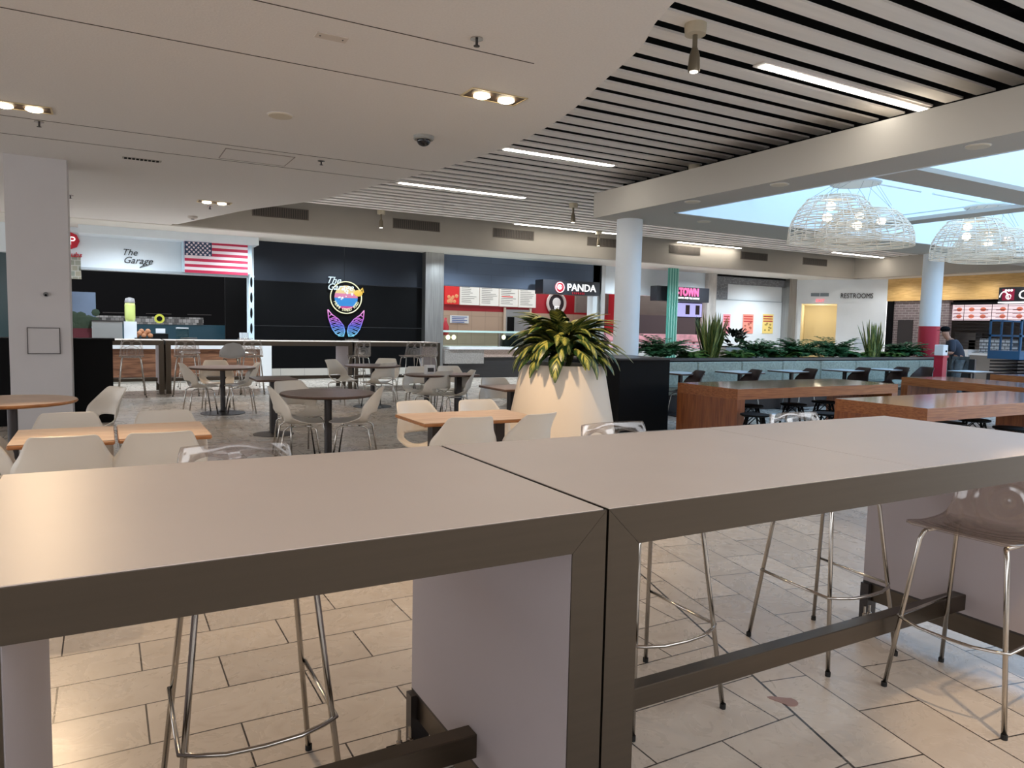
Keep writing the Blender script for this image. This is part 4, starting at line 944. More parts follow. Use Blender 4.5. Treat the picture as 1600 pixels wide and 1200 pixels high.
# big cream tapered planter
PX, PY = 4.56, 6.95
t = empty('tapered_planter', (PX, PY, 0), 0, 'large cream tapered planter lit by a warm spotlight', 'planter')
def facet(an, z):
    a = (an+.2) % (2*math.pi/8)-math.pi/8; f = (1.08-z)/1.08
    return 1+.055*f*(math.cos(math.pi/8)/math.cos(a)-1)*8-.02*f
MB().lathe([(.72, 0), (.715, .02), (.478, 1.06), (.47, 1.08), (.43, 1.08), (.42, .98), (.02, .98)], seg=96, mod=facet).build('pot', pm('cream fibreglass', (216, 202, 184), .5), t, 'auto')
MB().lathe([(.42, .99), (.02, 1.0)], seg=32).build('soil', pm('soil', (40, 30, 24), .9), t)
t = empty('variegated_plant', (PX, PY, 1.0), 0, 'bushy plant with yellow streaked pointed leaves in the cream planter', 'plant')
mb = MB(); rn = random.Random(3)
for i in range(170):
    a = rn.uniform(0, 2*math.pi); lv = i/170; el = .3+.85*lv+rn.uniform(-.15, .2); L_ = rn.uniform(.44, .66)*(1-.12*lv)
    st = rn.uniform(.08, .26)*(1-.5*lv); hz = .17+.22*lv+rn.uniform(0, .06)
    mb.leaf((st*math.cos(a), st*math.sin(a), hz), (math.cos(a), math.sin(a), 0), el, L_, rn.uniform(.13, .2), rn.uniform(1.1, 2.0)+.2*(1-lv), 9, i)
mb.build('leaves', leaf_mat('variegated leaf', (34, 62, 26), (170, 166, 84), .5), t, True)
mb = MB()
for i in range(14):
    a = rn.uniform(0, 6.28); mb.tube([(.05*math.cos(a), .05*math.sin(a), -.02), (.16*math.cos(a), .16*math.sin(a), .3)], .012, 5)
mb.build('stems', pm('stem green', (80, 84, 40), .6), t)

# booth bench with planter behind
t = empty('booth_bench', (0, 0, 0), 0, 'long teal upholstered booth bench below the row of plants', 'bench')
BX0, BX1 = 8.6, 17.9
M_teal = pm('teal tweed', (150, 158, 147), .85, var=.2, scale=30)
nb = 8
for i in range(nb):
    a = BX0+(BX1-BX0)*i/nb; b = BX0+(BX1-BX0)*(i+1)/nb
    MB().box(a+.006, b-.006, 10.22, 10.36, .46, .90, bev=.02).build('back_cushion', M_teal, t, 'auto')
    MB().box(a+.006, b-.006, 9.75, 10.22, .34, .47, bev=.02).build('seat_cushion', M_teal, t, 'auto')
MB().box(BX0, BX1, 9.8, 10.36, 0, .34).build('plinth', M_dkmetal, t); MB().box(BX1, BX1+.06, 9.6, 10.4, 0, .95).build('end_panel', M_dkmetal, t)
t = empty('plant_trough', (0, 0, 0), 0, 'long dark trough holding the plants behind the booth', 'planter')
MB().box(7.45, BX1+.05, 10.37, 11.2, 0, .92).build('body', M_blackplastic, t); MB().box(7.4, BX1+.1, 10.3, 10.5, .92, .97).build('front_cap', pm('dark cap', (52, 56, 60), .35), t)
MB().box(7.45, BX1, 10.5, 11.15, .92, .94).build('soil', MC['soil'], t)
# plants
M_fern = leaf_mat('fern leaf', (34, 80, 48), (96, 150, 96), .5); M_ivy = leaf_mat('pothos leaf', (44, 92, 40), (140, 170, 84), .48)
M_snake = leaf_mat('snake leaf', (66, 92, 48), (170, 172, 96), .52); M_dkleaf = leaf_mat('rubber leaf', (10, 22, 14), (24, 44, 26), .4)
def fern(loc, R, hgt, n, label, mat=M_fern, W=.062, seed=1):
    t = empty('fern', loc, 0, label, 'plant'); rn = random.Random(seed); mb = MB()
    for i in range(int(n*1.7)):
        a = rn.uniform(0, 6.28); el = rn.uniform(.7, 1.5); L_ = math.hypot(hgt, R)*rn.uniform(.6, 1.0); st = rn.uniform(0, .3)*R
        dn = Vector((math.cos(a), math.sin(a)*.55, 0)).normalized(); p = Vector((st*dn.x, st*dn.y, 0)); e = el
        if hgt < .3: e = rn.uniform(.3, 1.2)
        for s_ in range(8):
            q = p+(dn*math.cos(e)+Vector((0, 0, 1))*math.sin(e))*(L_/8)
            if True:
                for sd in (-1, 1):
                    sdv = Vector((-dn.y, dn.x, 0))*sd+dn*.6
                    mb.leaf(q, sdv, e*.4+.2, .19*(1-.06*s_), W*1.35, .9, 2, i)
            p = q; e -= .17 if e > -.3 else 0
    mb.build('fronds', mat, t)
    mb = MB(); mb.tube([(0, 0, .01), (0, 0, .12)], .02, 6); mb.build('stem', MC['stem green'], t); return t
def snake(loc, n, hgt, spread, label, seed):
    t = empty('snake_plant', loc, 0, label, 'plant'); rn = random.Random(seed)
    mb = MB()
    for i in range(n):
        a = rn.uniform(0, 6.28); r = rn.uniform(0, .16); lean = rn.uniform(0, spread)
        p = Vector((r*math.cos(a), r*.6*math.sin(a), 0)); mb.leaf(p, (math.cos(a), math.sin(a), 0), math.pi/2-lean, hgt*rn.uniform(.55, 1.05), .085, rn.uniform(-.1, .25), 6, i, tip=.45, fold=.3)
    mb.build('leaves', M_snake, t, True); return t
ZP = .93
def bp(x, Y=10.75): p = aty(x, 550, Y); return (p.x, Y, ZP)
fern(bp(1033), .42, .5, 46, 'broad dark fern just right of the white round column', seed=2)
fern(bp(1080), .25, .2, 26, 'low bright green trailing plant left of the tall snake plant', M_ivy, .07, 3)
snake(bp(1110), 60, .92, .33, 'tall dense snake plant in front of the marbled pillar', 4)
fern(bp(1150), .3, .22, 30, 'low bright green plant right of the tall snake plant', M_ivy, .07, 5)
fern(bp(1182), .42, .42, 44, 'dark fern in front of the posters', seed=6)
fern(bp(1222), .3, .2, 30, 'low pothos between the two middle ferns', M_ivy, .07, 7)
fern(bp(1248), .42, .46, 44, 'dark fern in front of the narrow steel pilaster', seed=8)
fern(bp(1302), .5, .42, 54, 'widest dark fern below the RESTROOMS lettering', seed=9)
fern(bp(1338), .3, .2, 26, 'low pothos left of the smaller snake plant', M_ivy, .07, 10)
snake(bp(1364), 34, .88, .3, 'smaller snake plant left of the brick wall', 11)
fern(bp(1392), .3, .2, 26, 'low pothos right of the smaller snake plant', M_ivy, .07, 12)
fern(bp(1413), .36, .44, 50, 'dark fern beside the red wrapped column', seed=13)
# white planter with dark plant behind
p = aty(1146, 545, 12.4); t = empty('white_planter', (p.x, 12.4, 0), 0, 'low white planter box behind the tall snake plant', 'planter')
MB().box(-.55, .55, -.3, .3, 0, 1.12).build('box', pm('planter white', (206, 200, 196), .6), t); MB().box(-.5, .5, -.26, .26, 1.12, 1.14).build('soil', MC['soil'], t)
t = empty('rubber_plant', (p.x, 12.4, 1.13), 0, 'dark leaved plant in the low white planter', 'plant'); mb = MB(); rn = random.Random(5)
for i in range(40): a = rn.uniform(0, 6.28); mb.leaf((.15*math.cos(a), .1*math.sin(a), rn.uniform(0, .3)), (math.cos(a), math.sin(a), 0), rn.uniform(.3, 1.4), .28, .12, .8, 5, i)
mb.build('leaves', M_dkleaf, t, True)

# ================================================================== BAR TABLES (foreground)
def bar_table(x0, x1, y0, y1, seams, label, panels=(1, 1), rail=True, name='bar_table', detail=True, feet=True):
    t = empty(name, (x0, y0, 0), 0, label, 'table'); W = x1-x0; D = y1-y0; z = 1.07; fh = .095; lw = .095
    mb = MB(); edges = [.004]+[s-x0 for s in seams]+[W-.004]
    for i in range(len(edges)-1): mb.box(edges[i]+(.0022 if i else 0), edges[i+1]-.0022, .006, D-.006, z-.03, z+.001)
    mb.build('top', M_top, t)
    for s_ in seams: MB().box(s_-x0-.0021, s_-x0+.0021, .007, D-.007, z-.03, z-.0005).build('joint_strip', M_black, t)
    # mitred apron frame
    for (yy0, yy1) in ((0, .03), (D-.03, D)):
        mb = MB(); mb.prismy([(0, z-.001), (W, z-.001), (W-lw, z-fh), (lw, z-fh)], yy0, yy1); mb.fix = True; mb.build('apron', M_steel, t)
        for s in ((0, 1) if yy0 == 0 or not feet else ()):
            mb = MB(); px = [(0, 0), (lw, 0), (lw, z-fh-.001), (0, z-.002)]
            if s: px = [(W-a, b) for a, b in px]
            mb.prismy(px, yy0, yy1); mb.fix = True; mb.build('leg', M_steel, t)
    for s in (0, 1):
        a = 0 if s == 0 else W-.03
        MB().box(a, a+.03, .03, D-.03, z-fh, z-.001).build('side_rail', M_steel, t)
        if panels[s]:
            a = .062 if s == 0 else W-.097
            MB().box(a, a+.035, .004, D-.004, .2, z-.0955).build('side_panel', M_panel, t)
            MB().box(a, a+.035, .034, D-.004, .19, .2).build('panel_edge', M_dkmetal, t)
            if feet:
                MB().box(a+.005, a+.03, .04, D-.01, .1, .19).build('floor_bracket', M_steel, t); MB().box(a-.02, a+.05, D-.05, D-.004, 0, .19).build('rear_foot', M_dkmetal, t)
                MB().box(a-.1, a+.03, D-.12, D-.02, 0, .012).build('base_plate', M_blackplastic, t)
                for q in (-.07, -.03): MB().lathe([(.011, .012), (.011, .05), (.006, .055), (.006, .09)], (a+q, D-.07), 10).build('levelling_bolt', M_chrome, t)
    if rail: MB().box(.095, W-.095, D/2-.03, D/2+.03, .22, .295, bev=.003).build('footrail', M_steel, t)
    return t
bar_table(-1.55, -.262, 1.368, 2.362, [], 'steel framed white bar table cut off at the left edge', (0, 0), feet=False)
bar_table(-.25, 1.035, 1.368, 2.362, [], 'steel framed white bar table filling the lower left')
bar_table(1.042, 3.585, 1.368, 2.362, [2.312], 'steel framed white bar table with a seam across its top, lower right', (1, 1))
# far bar tables
bar_table(-1.6, 1.03, 16.0, 17.0, [], 'far steel framed bar table behind the black partition', (1, 1), feet=False)
bar_table(1.06, 4.86, 16.0, 17.0, [], 'far steel framed bar table in front of the wood faced counter', (1, 1), feet=False)
bar_table(4.9, 7.0, 16.0, 17.0, [], 'far steel framed bar table below the neon wings', (1, 1), feet=False)

# ================================================================== STOOLS
def stool_proto():
    t = empty('bar_stool', (0, 0, 0), 0, 'x', 'bar stool')
    tab = [(0, .20, .770, .165, .0, 0), (.04, .215, .780, .19, 0, 0), (.12, .17, .772, .205, .005, 0), (.3, .04, .752, .21, .01, 0), (.5, -.11, .752, .21, .02, 0), (.62, -.19, .79, .205, .03, .03), (.78, -.222, .90, .195, .0, .045), (.95, -.25, 1.065, .172, 0, .035), (1, -.258, 1.10, .162, 0, .03)]
    shell_mesh('seat_shell', tab, [(-.47, .895, .36, .05), (.47, .895, .36, .05)], 24, 48, M_clear, t, .008)
    for sx in (-1, 1):
        for sy in (-1, 1):
            lg = MB().tube([(sx*.15, sy*.13, .742), (sx*.155, sy*.14, .735), (sx*.165, sy*.15, .70), (sx*.232, sy*.228, .012)], .0095, 10).build('leg', M_chrome, t, True)
            MB().lathe([(.012, 0), (.012, .02)], (sx*.233, sy*.229), 10).build('glide', M_rubber, lg)
        MB().tube([(sx*.15, .13, .742), (sx*.148, 0, .736), (sx*.15, -.13, .742)], .009, 8).build('seat_rail', M_chrome, t, True)
    k = (.70-.335)/(.70-.012); fx = .165+(.232-.165)*k; fy = .15+(.228-.15)*k
    pts = [(-fx-.01, -fy, .345), (-fx-.012, 0, .338), (-fx-.012, fy, .335), (-fx+.03, fy+.022, .333), (-.1, fy+.045, .330), (0, fy+.052, .330), (.1, fy+.045, .330), (fx-.03, fy+.022, .333), (fx+.012, fy, .335), (fx+.012, 0, .338), (fx+.01, -fy, .345)]
    MB().tube(pts, .007, 8).build('footrest', M_chrome, t, True)
    return t
sp = stool_proto(); used = [False]
G1 = 'clear stools at the foreground bar tables'
P_ = math.pi
s0_ = place(sp, used, (.365, 2.24, 0), P_, 'clear plastic bar stool with chrome legs under the lower left table', G1)
place(sp, used, (1.88, 2.225, 0), P_+.03, 'clear bar stool with chrome legs just right of the paired steel table legs', G1)
place(sp, used, (2.975, 2.215, 0), P_-.02, 'clear bar stool behind the low steel footrail, middle right', G1)
s3 = place(sp, used, (3.12, 1.60, 0), P_/2+.05, 'clear bar stool nearest at the right edge, seat fully visible', G1)
s3.scale = (1, 1, .93)
G2 = 'clear patterned stools at the far bar'
for (x, fy, lab) in ((205, 0, 'clear patterned stool beside the black partition at the far bar'), (290, 0, 'clear patterned stool left of the grey shell stool'), (394, 0, 'clear patterned stool right of the grey shell stool'), (561, 0, 'clear patterned stool under the right neon wing'), (641, 0, 'clear patterned stool left of the steel pilaster foot'), (667, 0, 'clear patterned stool in front of the steel pilaster foot')):
    p = aty(x, 550, 15.62); place(sp, used, (p.x, 15.62, 0), random.uniform(-.15, .15), lab, G2)
for (x, lab) in ((297, 'clear stool on the counter side of the far bar, behind the left patterned stool'), (386, 'clear stool on the counter side of the far bar near the flag pillar'), (554, 'clear stool on the counter side of the far bar under the neon wings')):
    p = aty(x, 530, 17.25); place(sp, used, (p.x, 17.25, 0), P_, lab, G2)

# ================================================================== CHAIRS
def chair_proto(name, mat, leg=M_chrome, cat='chair'):
    t = empty(name, (0, 0, 0), 0, 'x', cat)
    tab = [(0, .245, .452, .15, 0, 0), (.03, .25, .455, .19, 0, 0), (.12, .19, .442, .225, .005, 0), (.3, .06, .428, .255, .03, 0), (.45, -.08, .428, .275, .09, 0), (.56, -.17, .462, .275, .12, .07), (.66, -.215, .53, .262, .10, .10), (.8, -.25, .64, .225, .055, .09), (.95, -.292, .785, .18, .012, .04), (1, -.305, .815, .155, 0, .03)]
    shell_mesh('seat_shell', tab, [(0, .605, .6, .08)], 22, 44, mat, t, .007)
    for sx in (-1, 1):
        for sy in (-1, 1):
            MB().tube([(sx*.17, sy*.06, .418), (sx*.19, sy*.12, .412), (sx*.2, sy*.16, .385), (sx*.225, sy*.215, 0)], .010, 8).build('leg', leg, t, True)
        MB().tube([(sx*.17, .06, .418), (sx*.165, 0, .415), (sx*.17, -.06, .418)], .010, 6).build('under_rail', leg, t, True)
    return t
cp = chair_proto('shell_chair', M_shell); used = [False]
def chair_at(x, y, tgt, lab, group, z=.80, pro=cp, us=used):
    p = atz(x, y, z); d = Vector((tgt[0]-p.x, tgt[1]-p.y)).normalized(); c = (p.x+d.x*.29, p.y+d.y*.29, 0)
    rz = math.atan2(d.y, d.x)-math.pi/2
    return place(pro, us, c, rz, lab, group)
T = {}
GC = 'cream shell chairs'
def tgt_px(x, y, z=.75): p = atz(x, y, z); return (p.x, p.y)
def facing(x, y, dx, dy, z=.8): p = atz(x, y, z); return (p.x+dx, p.y+dy)
CH = [(99, 686, facing(99, 686, 0, 1), 'cream chair, back to us, at the left small maple table'), (252, 679, facing(252, 679, 0, 1), 'cream chair, back to us, at the small maple table with the pale glare'),
      (107, 648, facing(107, 648, 0, -1), 'cream chair on the far side of the left small maple table'), (257, 644, facing(257, 644, 0, -1), 'cream chair on the far side of the right small maple table'),
      (187, 607, facing(187, 607, -1, -.5), 'cream chair turned sideways with its oval cut-out showing, against the black partition'),
      (420, 607, (2.08, 7.74), 'cream chair on the left of the large round dark table, side view'), (449, 597, (2.08, 7.74), 'cream chair behind the large round dark table, left'),
      (598, 607, (2.08, 7.74), 'cream chair on the right of the large round dark table'),
      (281, 569, (1.65, 12.47), 'cream chair left of the far round table below the flag'), (336, 564, (1.65, 12.47), 'cream chair behind the far round table below the flag'), (405, 568, (1.65, 12.47), 'cream chair right of the far round table below the flag'),
      (515, 563, (4.2, 12.6), 'cream chair left of the round table under the neon wings'), (605, 561, (4.2, 12.6), 'cream chair behind the round table under the neon wings'), (610, 568, (4.2, 12.6), 'cream chair right of the round table under the neon wings'),
      (653, 574, (4.23, 10.13), 'cream chair behind the small table with the white caddy, left'), (697, 581, (4.3, 10.3), 'cream chair in front of the small table with the white caddy'), (700, 573, (4.85, 10.1), 'cream chair between the two small far tables'),
      (741, 580, (4.72, 10.03), 'cream chair right of the second small far table'), (770, 592, (4.42, 7.75), 'cream chair behind the square table beside the planter'),
      (642, 629, facing(642, 629, .25, -1), 'cream chair at the left rear of the warm lit maple table'), (742, 627, facing(742, 627, 0, -1), 'cream chair at the right rear of the warm lit maple table'),
      (738, 655, facing(738, 655, .1, 1), 'cream chair, back to us, at the front of the warm lit maple table'), (850, 649, facing(850, 649, -.25, 1), 'cream chair, back to us, right front of the warm lit maple table'),
      (-38, 668, facing(-38, 668, 1, .1), 'cream chair at the left edge of the photo, only its seat tip showing')]
for (x, y, tg, lab) in CH: chair_at(x, y, tg, lab, GC)
# dark chairs at the booth tables
dp = chair_proto('dark_shell_chair', M_brown); du = [False]
dl = ['dark shell chair at the first booth table from the black box', 'dark shell chair at the second booth table', 'dark shell chair at the third booth table', 'dark shell chair at the fourth booth table', 'dark shell chair at the fifth booth table', 'dark shell chair at the last booth table before the person', 'dark chair beyond the gap between the orange wood tables']
for x, y, lab in zip((1096, 1184, 1270, 1352, 1412, 1450), (586, 584, 582, 580, 579, 579), dl): chair_at(x, y, facing(x, y, -.35, 1, .8), lab, 'dark booth chairs', z=.74, pro=dp, us=du)
# grey shell stool
t = stool2 = empty('grey_shell_stool', aty(362, 590, 15.3).xy.to_3d(), 0, 'grey shell bar stool standing before the far bar, above the round table', 'bar stool')
tab = [(0, .2, .77, .15, 0, 0), (.05, .215, .775, .19, 0, 0), (.3, .06, .75, .22, .03, 0), (.5, -.1, .75, .24, .08, 0), (.62, -.18, .79, .235, .10, .06), (.8, -.22, .92, .2, .03, .06), (.95, -.25, 1.03, .14, 0, .03), (1, -.255, 1.06, .08, -.02, .02)]
shell_mesh('seat_shell', tab, [], 18, 26, M_greyshell, t, .008)
for sx in (-1, 1):
    for sy in (-1, 1): MB().tube([(sx*.12, sy*.12, .74), (sx*.22, sy*.22, 0)], .011, 8).build('leg', M_chrome, t, True)
MB().tube([(-.19, .19, .3), (.19, .19, .3), (.19, -.19, .3), (-.19, -.19, .3), (-.19, .19, .3)], .008, 6).build('footrest', M_chrome, t)

# ================================================================== DINING TABLES
def round_table(c, r, label, mat, base=True):
    t = empty('round_table', (c[0], c[1], 0), 0, label, 'table', 'round pedestal tables')
    MB().lathe([(r-.05, .715), (r-.012, .722), (r, .735), (r-.006, .7475)], seg=56).build('edge', M_edge if mat is M_wtop else M_dkedge, t, 'auto')
    MB().lathe([(r-.008, .747), (r-.008, .75)], seg=56).build('tabletop', mat, t)
    MB().lathe([(.04, .03), (.04, .715)], seg=20).build('pedestal', M_dkmetal, t, 'auto')
    MB().lathe([(.34, 0), (.34, .008), (.08, .022), (.045, .05)], seg=40).build('base', M_dkmetal, t, 'auto'); return t
M_dkedge = pm('dark brown edge', (84, 62, 50), .5)
def sq_table(x0, x1, y0, y1, label, mat, peds, basemat=M_dkmetal, wide=.045, rz=0, z=.75, round_base=True, name='square_table'):
    cx, cy = (x0+x1)/2, (y0+y1)/2; t = empty(name, (cx, cy, 0), rz, label, 'table'); hx, hy = (x1-x0)/2, (y1-y0)/2
    mb = MB(); mb.box(-hx, hx, -hy, hy, z-.03, z-.003, bev=.008); mb.build('edge', M_edge if mat is M_wtop else M_dkedge, t)
    MB().box(-hx+.004, hx-.004, -hy+.004, hy-.004, z-.004, z).build('tabletop', mat, t)
    for px in peds:
        MB().box(px-wide, px+wide, -wide, wide, .02, z-.03, bev=.004).build('pedestal', basemat, t)
        if round_base: MB().lathe([(.26, 0), (.26, .008), (.06, .022)], (px, 0), 32).build('base', basemat, t, 'auto')
        else: MB().box(px-.25, px+.25, -.25, .25, 0, .015).build('base', basemat, t)
    return t
round_table((-.73, 7.79), .51, 'round maple table at the left edge beside the square column', M_wtop)
sq_table(-.51, .045, 5.05, 5.72, 'small maple table on the left of the touching pair', M_wtop, [0]); sq_table(.062, .605, 5.08, 5.78, 'small maple table on the right of the touching pair', M_wtop, [0])
round_table((1.65, 12.45), .52, 'far round table with a grey brown top below the flag', M_dtop)
sq_table(1.68, 2.2, 9.6, 10.2, 'dark topped square table behind the large round table', M_dtop, [0])
round_table((2.08, 7.72), .5, 'large round dark topped table in the middle of the floor', M_dtop)
round_table((4.2, 12.6), .5, 'far round table under the neon wings', M_dtop)
round_table((4.25, 10.2), .33, 'small round table carrying the white caddy', M_dtop)
sq_table(4.5, 5.0, 9.9, 10.4, 'small far table right of the one with the white caddy', M_dtop, [0])
sq_table(4.12, 4.7, 7.5, 8.2, 'square table half hidden behind the cream planter', M_dtop, [.0])
sq_table(2.1, 3.15, 5.08, 5.72, 'long maple table lit warm by the downlight', M_wtop, [-.3, .28])
p = atz(673, 585, .75); t = empty('napkin_caddy', (4.27, 10.15, .75), 0, 'white napkin caddy standing on a small round table', 'caddy')
MB().box(-.07, .07, -.05, .05, 0, .14, bev=.006).build('body', pm('caddy white', (224, 222, 220), .5), t); MB().box(-.05, .05, -.053, -.05, .04, .1).build('slot', M_dkmetal, t)
# booth tables
M_btop = pm('pale table laminate', (214, 222, 224), .35); 
bl = ['pale booth table nearest the black box', 'pale booth table second from the black box', 'pale booth table third from the black box', 'pale booth table fourth from the black box', 'pale booth table fifth from the black box', 'pale booth table beside the person']
for (x0, x1), lab in zip(((8.55, 9.1), (9.95, 10.6), (11.35, 12.0), (12.95, 13.6), (14.35, 15.0), (15.75, 16.5)), bl):
    yy = (9.35, 9.98) if 'person' not in lab else (8.45, 9.0)
    t = sq_table(x0, x1, yy[0], yy[1], lab, M_btop, [0], wide=.03, round_base=False, name='booth_table'); t['group'] = 'booth tables'
# orange wood high tables
def wood_table(x0, x1, y0, y1, label):
    t = empty('wooden_communal_table', (x0, y0, 0), 0, label, 'table', 'orange wood communal tables'); W, D = x1-x0, y1-y0
    MB().box(0, W, 0, D, .61, .748, bev=.002).box(.003, W-.003, .003, D-.003, .748, .75, 1).build('tabletop', [M_vert2, M_orange], t)
    MB().box(0, .14, 0, D, 0, .61).build('end_panel', M_vert, t); MB().box(W-.14, W, 0, D, 0, .61).build('end_panel', M_vert, t); return t
def place_w(t, x, y, a): t.location = (x, y, 0); t.rotation_euler = (0, 0, a)
wood_table(7.12, 10.5, 6.72, 7.85, 'orange wood communal table, left one, with a closed end panel')
wood_table(7.33, 10.9, 4.36, 5.44, 'orange wood communal table nearest, with pink reflections on its top')
place_w(wood_table(0, 3.4, 0, 1.15, 'orange wood communal table behind at the right, its long open side facing left'), 12.35, 7.85, math.radians(-101))
place_w(wood_table(0, 3.4, 0, 1.15, 'orange wood communal table furthest at the right edge'), 15.4, 7.95, math.radians(-101))
# dark stools
def dark_stool():
    t = empty('dark_metal_stool', (0, 0, 0), 0, 'x', 'bar stool')
    MB().lathe([(.17, .43), (.185, .44), (.185, .455), (.16, .46)], seg=28).build('seat', M_blackplastic, t, 'auto')
    for k in range(4):
        a = math.pi/4+k*math.pi/2; MB().tube([(.13*math.cos(a), .13*math.sin(a), .435), (.17*math.cos(a), .17*math.sin(a), .3), (.25*math.cos(a), .25*math.sin(a), 0)], .014, 8).build('leg', M_blackplastic, t, True)
    for z, r in ((.12, .225), (.3, .172)): MB().tube([(r*math.cos(math.pi/4+k*math.pi/2), r*math.sin(math.pi/4+k*math.pi/2), z) for k in range(5)], .01, 6).build('stretcher', M_blackplastic, t)
    mb = MB()
    for k in range(4):
        a = math.pi/4+k*math.pi/2; b = a+math.pi/2; mb.tube([(.17*math.cos(a), .17*math.sin(a), .3), ((math.cos(a)+math.cos(b))*.075, (math.sin(a)+math.sin(b))*.075, .42), (.17*math.cos(b), .17*math.sin(b), .3)], .008, 6)
    mb.build('brace', M_blackplastic, t); return t
ds = dark_stool(); du2 = [False]
for (x, y, lab) in ((1172, 633, 'black metal stool under the left orange table, nearest its closed end panel'), (1240, 631, 'black metal stool under the left orange table, second from the end panel'), (1288, 627, 'black metal stool under the left orange table, third from the end panel'), (1180, 647, 'black metal stool before the left orange table, left of the clear stool back'), (1290, 645, 'black metal stool before the left orange table, right of the clear stool back'),
                    (1482, 660, 'black metal stool before the nearest orange table, its seat ring showing'), (1522, 655, 'black metal stool under the nearest orange table, middle'), (1580, 668, 'black metal stool before the nearest orange table at the right edge'), (1392, 606, 'black metal stool in the gap between the orange tables')):
    p = atz(x, y, .455); place(ds, du2, (p.x, p.y, 0), random.uniform(0, 1), lab, 'black metal stools')
# ================================================================== PERSON, LIFT
def person():
    p0 = Vector((aty(1499, 550, 9.45).x, 9.45, 0)); t = bpy.data.objects.new('person', None)
    import bmesh
    J = {'pel': (0, 0, .93), 'w': (-.03, 0, 1.08), 'ch': (-.13, 0, 1.27), 'nk': (-.22, 0, 1.42), 'h0': (-.27, 0, 1.47), 'h1': (-.31, 0, 1.55), 'h2': (-.315, 0, 1.62),
         'hl': (.0, .09, .90), 'kl': (-.04, .11, .50), 'al': (.03, .11, .08), 'tl': (-.12, .12, .035), 'hr': (.0, -.09, .90), 'kr': (-.06, -.11, .50), 'ar': (.05, -.11, .08), 'tr': (-.1, -.12, .035),
         'sl': (-.17, .18, 1.36), 'el': (-.20, .24, 1.10), 'wl': (-.42, .16, 1.10), 'sr': (-.17, -.18, 1.36), 'er': (-.18, -.25, 1.10), 'wr': (-.41, -.17, 1.12)}
    Rr = {'pel': .15, 'w': .14, 'ch': .16, 'nk': .06, 'h0': .06, 'h1': .09, 'h2': .075, 'hl': .09, 'kl': .065, 'al': .045, 'tl': .035, 'hr': .09, 'kr': .065, 'ar': .045, 'tr': .035, 'sl': .06, 'el': .043, 'wl': .028, 'sr': .06, 'er': .043, 'wr': .028}
    E_ = [('pel', 'w'), ('w', 'ch'), ('ch', 'nk'), ('nk', 'h0'), ('h0', 'h1'), ('h1', 'h2'), ('pel', 'hl'), ('hl', 'kl'), ('kl', 'al'), ('al', 'tl'), ('pel', 'hr'), ('hr', 'kr'), ('kr', 'ar'), ('ar', 'tr'), ('ch', 'sl'), ('sl', 'el'), ('el', 'wl'), ('ch', 'sr'), ('sr', 'er'), ('er', 'wr')]
    for s, wn in ((1, 'wl'), (-1, 'wr')):
        W = Vector(J[wn]); pn = 'p'+wn; J[pn] = tuple(W+Vector((-.06, 0, -.005))); Rr[pn] = .03; E_.append((wn, pn))
        for k in range(4):
            a = pn+'f%d' % k; b = a+'b'; q = Vector(J[pn])+Vector((-.035, (k-1.5)*.02, -.005*k)); J[a] = tuple(q); J[b] = tuple(q+Vector((-.03, 0, -.03-.003*k))); Rr[a] = .009; Rr[b] = .008; E_ += [(pn, a), (a, b)]
        a = pn+'t'; J[a] = tuple(W+Vector((-.05, -s*.045, .01))); Rr[a] = .010; E_.append((wn, a))
    def skin(name, keys, edges, rad, mat, parent, grow=0):
        me = bpy.data.meshes.new(name); ks = list(keys); me.from_pydata([J[k] for k in ks], [(ks.index(a), ks.index(b)) for a, b in edges], [])
        o = bpy.data.objects.new(name, me); col.objects.link(o)
        if parent: o.parent = parent
        bm = bmesh.new(); bm.from_mesh(me); ly = bm.verts.layers.skin.verify()
        for i, v in enumerate(bm.verts):
            v[ly].radius = (rad[ks[i]]+grow,)*2; v[ly].use_root = (i == 0)
        bm.to_mesh(me); bm.free(); me.materials.append(mat)
        m = o.modifiers.new('skin', 'SKIN'); m.use_smooth_shade = True; s = o.modifiers.new('sub', 'SUBSURF'); s.levels = 1; s.render_levels = 1
        return o
    M_skin = pm('skin', (176, 128, 104), .6); body = skin('person', J.keys(), E_, Rr, M_skin, None)
    tag(body, 'standing person in dark shirt, cap and grey trousers leaning over beside the red wrapped column', 'person')
    body.location = p0; body.rotation_euler = (0, 0, math.radians(-50))
    ek = ['pel', 'w', 'ch', 'sl', 'sr', 'el', 'er']; J2 = dict(J)
    J2 = J; J['nb'] = (-.17, 0, 1.37); Rr['nb'] = .11; ek.append('nb')
    skin('shirt', ek, [('ch', 'nb'), ('pel', 'w'), ('w', 'ch'), ('ch', 'sl'), ('ch', 'sr'), ('sl', 'el'), ('sr', 'er')], Rr, pm('navy shirt', (44, 48, 60), .8), body, .018)
    skin('trousers', ['pel', 'hl', 'kl', 'al', 'hr', 'kr', 'ar'], [('pel', 'hl'), ('hl', 'kl'), ('kl', 'al'), ('pel', 'hr'), ('hr', 'kr'), ('kr', 'ar')], Rr, pm('grey camo trousers', (84, 90, 92), .85, var=.3, scale=14), body, .017)
    MB().ball((-.31, 0, 1.64), .105, 16, sc=(1, .9, .7)).build('cap', M_black, body, True)
    mb = MB(); mb.prism([(-.4, -.07), (-.4, .07), (-.47, .04), (-.47, -.04)], 1.61, 1.62); mb.build('cap_brim', M_black, body)
    MB().ball((-.405, 0, 1.535), .018, 8).build('nose', M_skin, body, True)
    for s in (-1, 1):
        MB().ball((-.31, s*.088, 1.55), .022, 8, sc=(1, .4, 1.3)).build('ear', M_skin, body, True); MB().ball((-.392, s*.033, 1.565), .009, 8).build('eye', M_black, body, True)
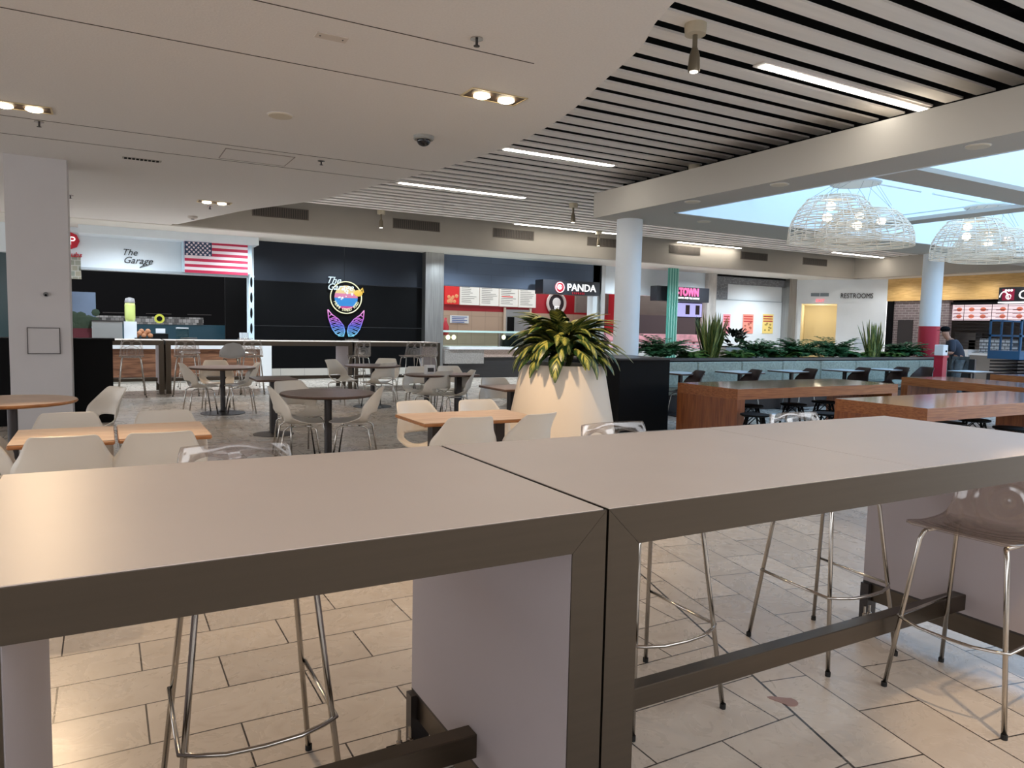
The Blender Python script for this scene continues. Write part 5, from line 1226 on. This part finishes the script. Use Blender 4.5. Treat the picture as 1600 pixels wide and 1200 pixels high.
    MB().box(-.398, -.388, -.025, .025, 1.497, 1.502).build('mouth', pm('lips', (140, 80, 76), .6), body)
    for s in (1, -1): MB().ball((-.04, s*.11, .04), .06, 10, sc=(2.0, .9, .7)).build('shoe', M_black, body, True)
person()
cs = (aty(1471, 540, 9.42).x, 9.42)
t = empty('condiment_stand', (cs[0], cs[1], 0), 0, 'red stand with a white box between the column and the person', 'stand')
MB().box(-.08, .08, -.1, .1, 0, 1.02).build('cabinet', pm('wrap red', (176, 26, 50)), t); MB().box(-.1, .1, -.12, .12, 1.02, 1.05).build('shelf', MC['wrap red'], t)
t = empty('white_dispenser', (cs[0], cs[1], 1.05), 0, 'white dispenser box on the red stand', 'dispenser')
MB().box(-.09, .09, -.1, .1, 0, .24, bev=.01).build('body', MC['caddy white'], t); MB().ball((.02, -.1, .1), .025, 8).build('knob', M_black, t)
# blue scissor lift
t = empty('scissor_lift', (21.75, 10.55, 0), 0, 'blue scissor lift platform parked at the right edge', 'lift')
M_blue = pm('lift blue', (34, 84, 120), .5)
MB().box(-.75, .9, -.4, .4, .12, .5, bev=.02).build('chassis', M_dkmetal, t); MB().box(-.75, .9, -.4, .4, .9, 1.12).build('platform_skirt', M_blue, t)
for z in (.55, .64, .73, .82): MB().box(-.7, .85, -.35, .35, z, z+.045).build('scissor_arm', M_dkmetal, t)
for x in (-.75, -.2, .35, .86): 
    for y in (-.4, .36): MB().box(x, x+.045, y, y+.04, 1.12, 1.95).build('rail_post', M_blue, t)
for z in (1.5, 1.91):
    for y in (-.4, .36): MB().box(-.75, .9, y, y+.04, z, z+.05).build('guard_rail', M_blue, t)
MB().box(-.45, .15, -.42, -.36, 1.2, 1.92).build('control_panel', M_blue, t)
mb = MB(); mb.tube([(-.75, -.38, 1.6), (-.7, -.38, 1.9), (-.5, -.38, 2.02), (-.2, -.38, 1.98)], .02, 8); mb.build('hand_loop', M_dkmetal, t, True)
for x in (-.55, .65):
    for y in (-.44, .36): MB().tube([(x, y, .15), (x, y+.09, .15)], .15, 16).build('wheel', M_rubber, t)
